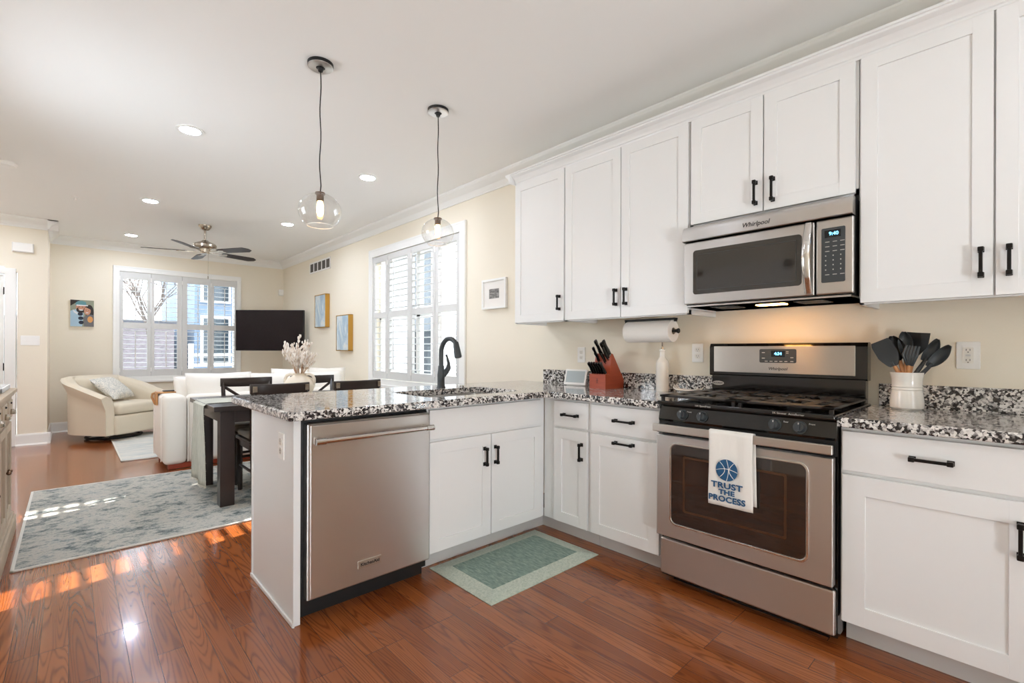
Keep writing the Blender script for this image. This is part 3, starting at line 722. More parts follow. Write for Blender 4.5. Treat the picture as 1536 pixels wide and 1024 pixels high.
# control panel, raked
mb = MB(); mb.prism([(0, .812), (-.032, .812), (-.036, .822), (-.020, .886), (-.014, .895), (0, .895)], (2.215, 0, 0), (1, 0, 0), (0, 0, 1), (0, 1, 0), ry0, ry1)
cp = obj('control_panel', mb, 'gloss_black', rg)
for y in (1.130, 1.032, .717, .622):
    k = MB(); a = Vector((-1, 0, .22)).normalized(); p = Vector((2.188, y, .850))
    k.cyl(p, p+a*.006, .026, .026, 24); k.cyl(p+a*.006, p+a*.026, .0215, .0185, 24)
    up = Vector((.22, 0, 1)).normalized()
    k.prism([(-.006, -.019), (.006, -.019), (.005, .019), (-.005, .019)], p, (0, -1, 0), up, a, .02, .034)
    kn = obj('knob', k, 'silicone', cp)
    text('knob_mark', '-', .022, p+a*.0345+up*.012, up, (0, 1, 0), 'silverink', kn, bold=.0008)
for y, s_ in ((1.094, 'Front'), (.673, 'Rear'), (.578, 'Front')):
    text('burner_lettering', s_, .010, (2.1812, y, .868), RU, (.22, 0, .975), 'silverink', cp)
# cooktop
mb = MB(); mb.box(2.162, 2.80, ry0-.001, ry1+.001, .893, .914, .006, 3); ct = obj('cooktop', mb, 'gloss_black', rg)
mb = MB()
for bx, by in ((2.33, 1.07), (2.60, 1.07), (2.33, .68), (2.60, .68)): mb.lathe([(0, .914), (.05, .914), (.05, .920), (.036, .922), (.036, .928), (0, .929)], (bx, by, 0), 20)
obj('burner', mb, 'matte_black', ct)
for g0, g1 in ((ry0+.004, rm-.002), (rm+.002, ry1-.004)):
    x0, x1 = 2.178, 2.742; z0, z1 = .931, .942; mb = MB()
    mb.box(x0, x1, g0, g0+.05, z0, z1, .004); mb.box(x0, x1, g1-.05, g1, z0, z1, .004)
    mb.box(x0, x0+.075, g0, g1, z0, z1, .004); mb.box(x1-.05, x1, g0, g1, z0, z1, .004); mb.box((x0+x1)/2-.045, (x0+x1)/2+.045, g0, g1, z0, z1, .004)
    for bx in (2.33, 2.60):
        gc = (g0+g1)/2
        for ang_ in range(4):
            dx, dy = ((1, 0), (-1, 0), (0, 1), (0, -1))[ang_]
            mb.box(min(bx+dx*.03, bx+dx*.12)-.0, max(bx+dx*.03, bx+dx*.12)+(.0 if dx else .014), min(gc+dy*.03, gc+dy*.15), max(gc+dy*.03, gc+dy*.15)+(.0 if dy else .014), z0, z1, .003)
        for s_ in (-1, 1):
            mb.box(bx-.10, bx+.10, gc+s_*.075-.022, gc+s_*.075+.022, z0, z1, .003)
    for x in (x0+.006, x1-.02):
        for y in (g0+.006, g1-.02): mb.box(x, x+.014, y, y+.014, .912, z0+.002)
    obj('grate', mb, 'iron', ct)
# backguard
mb = MB(); mb.box(2.752, 2.81, ry0+.012, ry1-.012, .91, 1.028, .004); mb.prism([(0, 1.022), (.062, 1.022), (.066, 1.03), (.066, 1.185), (.056, 1.204), (.02, 1.207), (0, 1.20)], (2.815, 0, 0), (-1, 0, 0), (0, 0, 1), (0, 1, 0), ry0+.004, ry1-.0)
bgd = obj('backguard', mb, 'gloss_black', rg, ang=25)
mb = MB(); mb.box(2.744, 2.7495, .548, 1.228, 1.043, 1.189, .0025); bp_ = obj('backguard_panel', mb, 'steel_l', bgd)
kp = plate('clock_panel', [rrect(-.978, -.799, 1.100, 1.173, .008)], 0, .003, (2.7445, 0, 0), RU, RV, RN, 'silicone', bgd, bev=.001)
obj('clock_window', MB().box(2.7405, 2.742, .852, .918, 1.132, 1.164), 'lcdback', kp)
text('clock_digits', '4:34', .021, (2.7402, .885, 1.148), RU, RV, 'lcd', kp, bold=.0005)
mb = MB()
for k in range(5): mb.box(2.7405, 2.742, .950-k*.024-.014, .950-k*.024, 1.106, 1.110)
for k in range(2):
    mb.box(2.7405, 2.742, .94+.01, .965, 1.122+k*.03, 1.126+k*.03); mb.box(2.7405, 2.742, .812, .826, 1.106+k*.02, 1.110+k*.02); mb.box(2.7405, 2.742, .835, .846-.0, 1.150+k*.008, 1.153+k*.008)
obj('button', mb, 'silverink', kp)
text('panel_lettering', 'Whirlpool', .022, (2.7435, .888, 1.068), RU, RV, 'inkdark', bp_, shear=.25, bold=.0002)
bd = plate('oval_badge', [ell(-1.205, .978, .034, .0125)], 0, .002, (2.7518, 0, 0), RU, RV, RN, 'chrome', bgd)
text('badge_lettering', 'ACCUBAKE', .0105, (2.7495, 1.205, .978), RU, RV, 'inkdark', bd, bold=.0002)
text('burner_grille_lettering', '16K SpeedHeat', .012, (2.1618, 1.02, .9035), RU, RV, 'silverink', ct); text('burner_grille_lettering', '5K Simmer  AccuBurner', .012, (2.1618, .66, .9035), RU, RV, 'silverink', ct)
# towel over the oven handle
tw = thing('dish_towel', 'white cotton towel printed with a blue basketball, hung on the oven handle', 'towel', (2.118, .875, .475))
def towel_sheet(y0, y1, zb, xo, zt=.8065):
    mb = MB()
    def fn(u, v):
        y = y1+(y0-y1)*u; zf = 1-v
        x = xo-.003*math.sin(u*7+1)*zf**0.5*(.3+v) - .0015*math.sin(u*17)
        return Vector((x, y+.004*math.sin(v*5)*(u-.5), zt-(zt-zb)*v))
    mb.surf(fn, 24, 20); return mb
mb = towel_sheet(.778, .966, .478, 2.111)
mb.surf(lambda u, v: Vector((2.111+.029*v, .966-.188*u, .8065+.004*math.sin(v*PI))), 24, 4)
mb.surf(lambda u, v: Vector((2.140-.001*math.sin(u*5), .966-.188*u-.006*v, .8065-.31*v)), 24, 12)
tf = obj('cloth', mb, 'linentowel', tw)
sd = tf.modifiers.new('cloth_thickness', 'SOLIDIFY'); sd.thickness = .0016; sd.offset = 0
TX = 2.1035
mb = MB(); R0 = .047
ball = [(R0*math.cos(a*PI/24), R0*math.sin(a*PI/24)) for a in range(48)]
mb.prism(ball, (TX+.0008, .884, .640), RU, RV, RN, 0, .0006)
bl = obj('printed_ball', mb, 'ink', tf)
def seam_pts(fn_, n=16): return [fn_(i/n) for i in range(n+1)]
mb = MB(); O_ = Vector((TX-.0002, .884, .640))
for pts in (seam_pts(lambda t: (-R0*.97+2*R0*.97*t, .010*math.sin(t*PI)-.004)), seam_pts(lambda t: (.008*math.sin(t*PI)-.0, -R0*.97+2*R0*.97*t)),
            seam_pts(lambda t: (-.030+.022*math.sin(t*PI), -.034+.068*t)), seam_pts(lambda t: (.031-.020*math.sin(t*PI), -.034+.068*t))):
    mb.tube([O_+Vector(RU)*a+Vector(RV)*b_ for a, b_ in pts], .0012, 5)
obj('ball_seam', mb, 'linentowel', bl)
for s_, z_, sz in (('TRUST', .570, .035), ('THE', .541, .029), ('PROCESS', .511, .035)):
    t_ = text('printed_lettering', s_, sz, (TX, .884, z_), RU, RV, 'ink', tf, bold=.0012, space=1.05, sx=1.25 if s_ != 'PROCESS' else 1.08)

# ------------------------------------------------------------------ microwave
my0, my1 = .4945, 1.2575
mw = thing('microwave_oven', 'stainless over-the-range microwave with a curved door handle', 'microwave', (2.6, .876, 1.40))
mb = MB(); mb.box(2.468, W-.004, my0+.003, my1-.003, 1.405, 1.826); obj('case', mb, 'matte_black', mw)
mb = MB(); mb.prism([(0, 1.746), (-.046, 1.746), (-.05, 1.75), (-.05, 1.79), (-.044, 1.81), (-.03, 1.824), (0, 1.826)], (2.47, 0, 0), (1, 0, 0), (0, 0, 1), (0, 1, 0), my0, my1)
vg = obj('vent_hood', mb, 'steel', mw, ang=25)
text('hood_lettering', 'Whirlpool', .030, (2.4195, .884, 1.776), RU, RV, 'inkdark', vg, shear=.25, bold=.0003)
# door plate with hole-free glass inset, and control side
dm = plate('door', [rrect(-my1, -.640, 1.412, 1.742, .006)], 0, .026, (2.468, 0, 0), RU, RV, RN, 'steel', mw, bev=.005)
plate('door_window', [rrect(-1.206, -.690, 1.462, 1.696, .016)], 0, .003, (2.4425, 0, 0), RU, RV, RN, 'glassdark', dm, bev=.001)
plate('window_mesh_border', [rrect(-1.185, -.712, 1.484, 1.672, .006), rrect(-1.183, -.714, 1.486, 1.670, .005)[::-1]], 0, .0006, (2.4394, 0, 0), RU, RV, RN, 'silicone', dm)
hh = MB(); pts = []
for k in range(13):
    t = k/12; pts.append((2.438-.036*math.sin(t*PI), .662, 1.420+.320*t))
def hfn(u, v):
    t = v; a = 2*PI*u
    return Vector((2.432-.040*math.sin(t*PI)+.008*math.sin(a), .661+.0175*math.cos(a)*(.85+.15*math.sin(t*PI)), 1.420+.318*t))
hh.surf(hfn, 16, 16, wrapu=True); hdl = obj('handle', hh, 'chrome', dm)
cpn = plate('control_side', [rrect(-.634, -my0, 1.412, 1.742, .006)], 0, .026, (2.468, 0, 0), RU, RV, RN, 'steel', mw, bev=.006)
kp = plate('keypad', [rrect(-.613, -.524, 1.464, 1.703, .006)], 0, .003, (2.4425, 0, 0), RU, RV, RN, 'silicone', cpn, bev=.001)
obj('clock_window', MB().box(2.4385, 2.440, .540, .600, 1.660, 1.692), 'lcdback', kp)
text('clock_digits', '9:40', .021, (2.4383, .566, 1.676), RU, RV, 'lcd', kp, bold=.0004)
mb = MB()
for r in range(8):
    for c_ in range(3):
        y = .598-c_*.028; z = 1.640-r*.0205
        wd_ = .016 if r < 3 or r > 6 else .004
        mb.box(2.4387, 2.440, y-wd_, y, z, z+.0028 if wd_ > .01 else z+.005)
obj('button', mb, 'silverink', kp)
mb = MB(); mb.box(2.455, W-.01, my0+.01, my1-.01, 1.398, 1.406); bt = obj('underside', mb, 'steel', mw)
obj('lamp_lens', MB().box(2.555, 2.615, .80, .93, 1.393, 1.399, .001), 'warm', bt)
for y in (.62, 1.02):
    mb = MB(); mb.box(2.50, 2.665, y, y+.12, 1.3965, 1.399)
    for k in range(6): mb.box(2.50+k*.03, 2.515+k*.03, y, y+.12, 1.394, 1.399)
    obj('grease_filter', mb, 'silicone', bt)

# ------------------------------------------------------------------ floor mat and rugs
def mitred(name, x0, x1, y0, y1, bw, zt, min_, medge, label, cat):
    t = thing(name, label, cat, ((x0+x1)/2, (y0+y1)/2, 0))
    mb = MB(); A = [(x0, y0), (x1, y0), (x1, y1), (x0, y1)]; B = [(x0+bw, y0+bw), (x1-bw, y0+bw), (x1-bw, y1-bw), (x0+bw, y1-bw)]
    for k in range(4):
        a, b_, c_, d_ = A[k], A[(k+1) % 4], B[(k+1) % 4], B[k]
        v = [mb.bm.verts.new((p[0], p[1], z)) for p, z in ((a, .004), (b_, .004), (c_, zt), (d_, zt))]; mb.bm.faces.new(v)
        w_ = [mb.bm.verts.new((p[0], p[1], z)) for p, z in ((a, .0005), (b_, .0005))]; mb.bm.faces.new((w_[0], w_[1], v[1], v[0]))
    bmesh.ops.remove_doubles(mb.bm, verts=mb.bm.verts, dist=1e-4)
    obj('border', mb, medge, t, ang=10)
    mb = MB(); mb.box(x0+bw*.98, x1-bw*.98, y0+bw*.98, y1-bw*.98, .001, zt+.0008); obj('centre', mb, min_, t)
    return t
mitred('floor_mat', 1.405, 2.205, 1.645, 2.150, .088, .016, 'mat_in', 'mat_edge', 'sage green cushioned kitchen mat on the floor before the sink cabinet', 'mat')
def rug(x0, x1, y0, y1, m, label):
    t = thing('rug', label, 'rug', ((x0+x1)/2, (y0+y1)/2, 0))
    obj('pile', MB().box(x0+.015, x1-.015, y0+.015, y1-.015, .0005, .010, .003), m, t)
    mb = MB()
    mb.box(x0, x1, y0, y0+.016, .0005, .0105, .003); mb.box(x0, x1, y1-.016, y1, .0005, .0105, .003); mb.box(x0, x0+.016, y0, y1, .0005, .0105, .003); mb.box(x1-.016, x1, y0, y1, .0005, .0105, .003)
    obj('binding', mb, 'rugedge', t)
rug(-.225, 2.55, 3.565, 5.455, 'rug', 'faded blue grey rug on the floor under the dining table')
rug(.39, 2.45, 6.33, 8.35, 'rug2', 'pale grey patterned rug by the beige swivel chair, beyond the sofa')

# ------------------------------------------------------------------ dining table, chairs
tb = thing('dining_table', 'dark espresso wooden dining table with square legs', 'table', (1.53, 4.4, 0))
obj('tabletop', MB().box(.755, 2.31, 3.93, 4.86, .715, .75, .003), 'darkwood', tb)
mb = MB(); mb.box(.84, 2.22, 4.0, 4.025, .62, .715); mb.box(.84, 2.22, 4.765, 4.79, .62, .715); mb.box(.82, .845, 4.03, 4.76, .62, .715); mb.box(2.215, 2.24, 4.03, 4.76, .62, .715)
obj('apron', mb, 'darkwood', tb)
for x in (.805, 2.165):
    for y in (3.985, 4.705):
        m2 = MB(); m2.box(x, x+.095, y, y+.095, .011, .715, .003); obj('leg', m2, 'darkwood', tb)
rn = thing('table_runner', 'sage linen runner with frayed edges hanging off the end of the dining table', 'runner', (.75, 4.42, .10))
y0, y1 = 4.20, 4.60
mb = MB()
L1, L2 = 1.5, .60
def rfn(u, v):
    s_ = v*(L1+L2+.02); y = y0+(y1-y0)*u
    if s_ < L1: return Vector((2.25-s_, y+.008*math.sin(s_*6), .7535))
    k = s_-L1
    x = .752-.006-min(k, .02)*.4+.012*math.sin(u*9+k*3)*min(1, k*4)
    return Vector((x, y-.05*k*(1 if u < .5 else .3)+.02*math.sin(k*5), .7535-k))
mb.surf(rfn, 16, 60); cl = obj('cloth', mb, 'linen', rn)
sd = cl.modifiers.new('cloth_thickness', 'SOLIDIFY'); sd.thickness = .002; sd.offset = 0
mb = MB(); random.seed(5)
for u in (0, 1):
    for k in range(150):
        p = rfn(u, k/150); q = p+Vector((random.uniform(-.006, .004), (1 if u else -1)*random.uniform(.006, .02), random.uniform(-.006, .004)+.002)); mb.tube([p, q], [.0012, .0006], 4)
for k in range(90):
    p = rfn(k/89, 1); q = p+Vector((random.uniform(-.006, .004), random.uniform(-.006, .006), -random.uniform(.008, .02))); mb.tube([p, q], [.0012, .0006], 4)
obj('fringe', mb, 'fringe', rn)

def make_chair(label, loc, rz):
    c = thing('dining_chair', label, 'chair', loc, 'espresso chairs around the dining table', rz)
    m2 = MB(); m2.surf(lambda u, v: Vector(((u-.5)*.42*(1-.06*(1-v)), -.20+.42*v, .462)), 2, 2)
    m2 = MB(); m2.box(-.215, .215, -.205, .215, .435, .462, .010); obj('seat', m2, 'darkwood', c, local=True)
    m2 = MB(); m2.box(-.205, .205, -.19, .21, .463, .515, .024, 4); obj('seat_cushion', m2, 'seatcush', c, local=True)
    for s in (-1, 1):
        m2 = MB(); m2.tube([(s*.185, .185, .011), (s*.188, .19, .436)], [.017, .022], 4); obj('leg', m2, 'darkwood', c, local=True)
        m2 = MB(); m2.tube([(s*.185, -.215, .011), (s*.19, -.19, .43), (s*.192, -.197, .60), (s*.196, -.236, .86)], [.017, .021, .019, .016], 4); obj('rear_leg', m2, 'darkwood', c, local=True)
    m2 = MB()
    def rail(u, v):
        a = 2*PI*v; t_ = 2*u-1
        return Vector((t_*.218, -.262+.035*t_*t_+.010*math.cos(a), .862-.006*(1-t_*t_)+(.042-.004*t_*t_)*(1 if math.sin(a) > 0 else -1)*abs(math.sin(a))**.35))
    m2.surf(rail, 20, 16)
    for uu in (0, 1):
        vs = [m2.bm.verts.new(rail(uu, k/16)) for k in range(16)]; m2.bm.faces.new(vs)
    obj('top_rail', m2, 'darkwood', c, local=True)
    m2 = MB()
    for s in (-1, 1): m2.box(s*.19-.016, s*.19+.016, -.262, -.232, .838, .884, .003)
    obj('rail_bracket', m2, 'nickel', c, local=True)
    m2 = MB()
    for s in (-1, 1): m2.tube([(-s*.185, -.215, .52), (0, -.232-.003*s, .68), (s*.19, -.238, .825)], .013, 6)
    obj('cross_slat', m2, 'darkwood', c, local=True)
    m2 = MB()
    for s in (-1, 1): m2.cyl((s*.186, -.2, .22), (s*.187, .188, .22), .011, n=8)
    m2.cyl((-.187, .188, .28), (.187, .188, .28), .011, n=8); m2.cyl((-.187, -.2, .28), (.187, -.2, .28), .011, n=8)
    m2.box(-.19, .19, .178, .196, .385, .436); m2.box(-.19, .19, -.2, -.182, .385, .436)
    for s in (-1, 1): m2.box(s*.188-.009, s*.188+.009, -.19, .19, .385, .436)
    obj('stretcher', m2, 'darkwood', c, local=True)
    return c
ch = make_chair('espresso cross-back chair at the runner end of the table, on the kitchen side', (1.215, 4.20, 0), 0)
copy_thing(ch, 'espresso cross-back chair pushed in nearer the faucet and window, on the kitchen side', (1.835, 4.19, 0), .04)
copy_thing(ch, 'espresso cross-back chair on the sofa side, at the runner end of the table', (1.225, 4.76, 0), PI)
copy_thing(ch, 'espresso cross-back chair on the sofa side, mostly hidden behind the vase', (1.83, 4.77, 0), PI-.03)

# vase with dried stems
vx, vy = 1.505, 4.4
vs = thing('vase', 'round cream stoneware jug with handles on the dining table', 'vase', (vx, vy, .7545))
mb = MB(); mb.lathe([(0, 0), (.07, 0), (.105, .03), (.128, .08), (.125, .12), (.098, .155), (.062, .172), (.052, .185), (.060, .197), (.053, .197), (.045, .185), (.05, .16), (0, .15)], (vx, vy, .7555), 36)
obj('body', mb, 'vase', vs)
for s in (-1, 1):
    dx, dy = .73*s, -.68*s; m2 = MB()
    m2.tube([(vx+dx*r_i, vy+dy*r_i, .7555+z) for r_i, z in ((.058, .185), (.085, .19), (.115, .178), (.130, .15), (.132, .12), (.122, .10))], [.012, .012, .013, .013, .012, .012], 10); obj('handle', m2, 'vase', vs)
random.seed(11); g = MB(); bl = MB()
for k in range(44):
    a = random.uniform(0, 2*PI); sp = random.uniform(.02, .17); hgt = random.uniform(.13, .32)*(1-.5*(sp/.17)**2)+.03
    p = [Vector((vx+.02*math.cos(a), vy+.02*math.sin(a), .91))]
    for t in (.4, .7, 1): p.append(Vector((vx+(.02+sp*t**1.3)*math.cos(a), vy+(.02+sp*t**1.3)*math.sin(a), .93+hgt*t)))
    g.tube(p, [.0025, .002, .0018, .0012], 5)
    for _ in range(16):
        t = random.uniform(.35, 1); i = min(2, int(t*3)); q = p[i].lerp(p[i+1], t*3-i)
        tip = q+Vector((random.uniform(-.018, .018), random.uniform(-.018, .018), random.uniform(.006, .03)))
        g.tube([q, tip], [.0014, .0009], 4); bl.sphere(tip, random.uniform(.0045, .0085), 6, 4, 1, 1, 2.1)
st = tag(recenter(obj('dried_stems', g, 'grass')), 'spray of dried white coral-like stems standing in the cream jug', 'dried flowers')
b2 = obj('blossom', bl, 'blossom', st)

# ------------------------------------------------------------------ sofa and living area
sf = thing('sofa', 'long white sofa with its back to the dining table', 'sofa', (1.68, 5.95, 0))
def soft(parent, name, x0, x1, y0, y1, z0, z1, r=.05, m='sofa', label=None):
    m2 = MB(); m2.box(x0, x1, y0, y1, z0, z1, r, 5); return obj(name, m2, m, parent, ang=60, label=label)
soft(sf, 'arm', .655, .845, 5.56, 6.36, .05, .715, .045); soft(sf, 'arm', 2.53, 2.72, 5.56, 6.36, .05, .715, .045)
soft(sf, 'back', .85, 2.525, 5.56, 5.76, .05, .715, .045)
soft(sf, 'seat_base', .85, 2.525, 5.765, 6.34, .05, .30, .03)
for k in range(2): soft(sf, 'seat_cushion', .855+k*.835, .855+(k+1)*.835-.005, 5.80, 6.37, .305, .47, .06)
mb = MB()
for x in (.70, 2.62):
    for y in (5.62, 6.26): mb.box(x, x+.06, y, y+.06, .0105 if y > 6.3 else .0, .055)
mb.box(.70, 2.68, 5.60, 5.63, .008, .055)
obj('plinth', mb, 'cherry', sf)
mb = MB()
for y in (5.70, 6.22): mb.tube([(.652, y, .07), (.652, y, .66), (.66, y, .7), (.70, y, .7165), (.82, y, .7165)], .004, 6)
mb.tube([(.848, 5.557, .07), (.848, 5.557, .68)], .004, 6)
obj('welt', mb, 'sofa2', sf)
for k, (xc, zc, ww) in enumerate(((1.18, .715, .62), (1.72, .70, .55), (2.24, .70, .56))):
    m2 = MB(); m2.pillow((xc, 5.86, zc-.015), ww, .44, .24, Matrix.Rotation(-.12, 3, 'X')); obj('back_cushion', m2, 'sofa2', sf, ang=70)
def throw(label, c, w, h, t, rx, rz, m='sofa2', name='throw_pillow', cat='pillow'):
    m2 = MB(); m2.pillow(c, w, h, t, Matrix.Rotation(rz, 3, 'Z') @ Matrix.Rotation(rx, 3, 'X')); return solo(name, m2, m, label, cat, ang=70)
throw('ivory throw pillow leaning in the arm corner of the sofa nearest the wood tray', (.955, 6.03, .69), .40, .40, .15, -.25, .75)
throw('rounded ivory throw pillow on the sofa behind the vase', (1.93, 5.98, .735), .40, .42, .17, -.2, -.25)
throw('fluffy white throw pillow against the sofa arm below the art canvases', (2.40, 6.02, .735), .44, .42, .18, -.2, -.35, 'sofa')
tr = thing('arm_tray', 'slatted wooden tray draped over the white sofa arm', 'tray', (.75, 6.0, .6))
mb = MB()
for k in range(5): mb.box(.645, .855, 5.93+k*.034, 5.93+k*.034+.030, .7175, .730, .003)
obj('top', mb, 'oak', tr)
mb = MB(); mb.tube([(.647, 6.01, .724), (.615, 6.01, .712), (.61, 6.01, .68), (.632, 6.01, .62), (.643, 6.01, .60)], .010, 6); mb.box(.634, .652, 5.93, 6.096, .60, .722, .003)
obj('side_flap', mb, 'oak', tr)
m2 = MB(); m2.box(.70, .80, 5.96, 6.04, .731, .741, .003); solo('remote_control', m2, 'matte_black', 'small black remote control lying on the wooden sofa arm tray', 'remote')

# barrel swivel chair
al = math.radians(38)
bc = thing('swivel_chair', 'beige barrel swivel chair before the far window', 'armchair', (.44, 8.23, 0), rz=0)
RZ = Matrix.Rotation(al, 4, 'Z')      # local: faces -y
def bch(name, m2, m, **kw):
    m2.xf(RZ); return obj(name, m2, m, bc, local=True, **kw)
def barrel(u, v):
    # u around (left arm front -> back -> right arm front), v: cross-section loop
    a = -PI*.5-.0+PI*2*u
    t = 2*u-1                                     # -1 .. 1
    # path: straight sides then round back
    if abs(t) > .55:
        k = (abs(t)-.55)/.45; px = .375*math.copysign(1, t); py = .05-.42*k
        nx, ny = math.copysign(1, t), 0
    else:
        ph = t/.55*PI/2; px = .375*math.sin(ph); py = .05+.36*math.cos(ph); nx, ny = math.sin(ph), math.cos(ph)
    k2 = max(0, (abs(t)-.30)/.7)
    top = .80-.235*min(1, max(0, (abs(t)-.28)/.72))**.9
    flare = .055*(1-.2*k2)
    prof = [(.055, .09), (.058, .30), (.062, top-.16), (.075+flare*.6, top-.055), (.07+flare, top-.012), (.03+flare*.6, top+.010), (-.02+flare*.2, top-.012), (-.04, top-.07), (-.05, top-.2), (-.055, .30), (-.055, .09)]
    x_ = v*(len(prof)-1); i = min(len(prof)-2, int(x_)); f_ = x_-i
    d_ = prof[i][0]*(1-f_)+prof[i+1][0]*f_; z_ = prof[i][1]*(1-f_)+prof[i+1][1]*f_
    return Vector((px+nx*d_, py+ny*d_, z_))
m2 = MB(); m2.surf(barrel, 48, 30)
for uu in (0, 1):
    vv = [m2.bm.verts.new(barrel(uu, k/30)) for k in range(31)]; m2.bm.faces.new(vv)
bmesh.ops.remove_doubles(m2.bm, verts=m2.bm.verts, dist=1e-5)
bch('barrel_back', m2, 'beige', ang=60)
m2 = MB(); m2.box(-.33, .33, -.41, .30, .085, .33, .03, 4); bch('seat_base', m2, 'beige', ang=60)
m2 = MB(); m2.box(-.318, .318, -.425, .30, .335, .475, .05, 5); bch('seat_cushion', m2, 'beige', ang=60)
m2 = MB(); m2.pillow((0, .245, .60), .60, .42, .22, Matrix.Rotation(-.2, 3, 'X')); bch('back_cushion', m2, 'beige', ang=70)
m2 = MB(); m2.lathe([(.27, 0.011), (.30, .011), (.305, .02), (.30, .032), (.27, .032), (.27, .011)], (0, 0, 0), 32); m2.cyl((0, 0, .02), (0, 0, .10), .05); m2.box(-.28, .28, -.02, .02, .018, .034); bch('swivel_base', m2, 'matte_black')
m2 = MB(); m2.pillow((0, 0, 0), .46, .40, .14); m2.xf(Matrix.Translation((.44, 8.23, 0)) @ RZ @ Matrix.Translation((.02, .05, .645)) @ Matrix.Rotation(.35, 4, 'Z') @ Matrix.Rotation(-.85, 4, 'X'))
solo('woven_pillow', m2, 'pattern', 'cream and grey patterned pillow lying on the beige swivel chair', 'pillow', ang=70)

# television across the far corner
tv = thing('television', 'wall-mounted flat television across the far corner', 'television', (2.335, 8.2, 1.15))
ta = Vector((1.94, 8.57, 0)); tbv = Vector((2.735, 7.83, 0)); tu = (tbv-ta).normalized(); tn = Vector((tu.y, -tu.x, 0)); tn = tn if tn.y < 0 else -tn
def tvb(m2, u0, u1, d0, d1, z0, z1, b=0):
    q = MB(); q.box(u0, u1, d0, d1, z0, z1, b); mt = Matrix((tu, -tn, Vector((0, 0, 1)))).transposed().to_4x4(); mt.translation = ta; q.xf(mt)
    me_ = bpy.data.meshes.new('scratch'); q.bm.to_mesh(me_); q.bm.free(); m2.bm.from_mesh(me_); bpy.data.meshes.remove(me_)
    return m2
m2 = MB(); tvb(m2, 0, 1.086, 0, .045, 1.148, 1.797, .004); obj('case', m2, 'matte_black', tv)
m2 = MB(); tvb(m2, .008, 1.078, -.002, .003, 1.160, 1.788); obj('screen', m2, 'tv', tv)
m2 = MB(); mid = ta+tu*.54
m2.tube([mid-tn*.04+Vector((0, 0, 1.47)), Vector((2.60, 8.62, 1.47)), Vector((2.83, 8.75, 1.47))], .02, 8); m2.box(2.81, 2.838, 8.6, 8.9, 1.3, 1.64); obj('mounting_arm', m2, 'matte_black', tv)

# ------------------------------------------------------------------ wall art, vents, plates
def canvas(y0, y1, z0, z1, label):
    c = thing('art_canvas', label, 'painting', (W, (y0+y1)/2, z0))
    x = W-.068
    obj('canvas', MB().box(x+.004, W-.01, y0+.012, y1-.012, z0+.012, z1-.012), 'art', c)
    m2 = MB()
    m2.box(x, W-.001, y0, y0+.007, z0, z1, .001); m2.box(x, W-.001, y1-.007, y1, z0, z1, .001); m2.box(x, W-.001, y0, y1, z0, z0+.007, .001); m2.box(x, W-.001, y0, y1, z1-.007, z1, .001)
    obj('frame', m2, 'goldframe', c)
canvas(7.05, 7.47, 1.50, 2.0, 'gold framed blue abstract canvas hung higher, nearer the television')
canvas(6.25, 6.66, 1.15, 1.65, 'gold framed pale abstract canvas hung lower, nearer the shuttered side window')
c = thing('picture_frame', 'small white framed print on the wall beside the shuttered side window', 'picture', (W, 3.28, 1.54))
m2 = MB(); y0, y1, z0, z1 = 3.112, 3.445, 1.54, 1.812
for a, b_, q, w_ in ((y0, y0+.022, z0, z1), (y1-.022, y1, z0, z1)): m2.box(W-.028, W-.001, a, b_, q, w_, .002)
m2.box(W-.0275, W-.001, y0+.0215, y1-.0215, z0, z0+.02, .002); m2.box(W-.0275, W-.001, y0+.0215, y1-.0215, z1-.02, z1, .002)
obj('frame', m2, 'trim', c); obj('mount', MB().box(W-.014, W-.002, y0+.02, y1-.02, z0+.018, z1-.018), 'paper', c)
PR = noise_ramp('grey_sketch', [(.3, '4a4745'), (.5, '86837f'), (.68, 'b9b6b0')], 26, 3, .7, (1, 1, 3))
obj('print', MB().box(W-.0155, W-.013, 3.215, 3.35, 1.635, 1.722), PR, c)
v = thing('air_vent', 'wall air vent grille high on the wall above the canvases', 'vent', (W, 7.43, 2.38))
m2 = MB(); m2.box(W-.008, W-.001, 7.02, 7.84, 2.378, 2.400); m2.box(W-.008, W-.001, 7.02, 7.84, 2.53, 2.552)
for k in range(6): yy = 7.02+k*.160; m2.box(W-.009, W-.001, yy, yy+.022, 2.378, 2.552)
obj('frame', m2, 'trim', v); obj('grille', MB().box(W-.004, W-.001, 7.03, 7.83, 2.39, 2.54), 'grille', v)
solo('motion_sensor', MB().box(2.76, 2.838, DF-.06, DF-.001, 2.14, 2.25, .012), 'white', 'small white motion sensor high in the far corner above the television', 'sensor')
m2 = MB(); m2.box(-.50, -.325, DJ-.05, DJ-.001, 2.325, 2.43, .006); m2.box(-.505, -.32, DJ-.02, DJ-.001, 2.32, 2.435, .004)
solo('door_chime', m2, 'white', 'white chime box high on the wall beside the front door', 'chime')
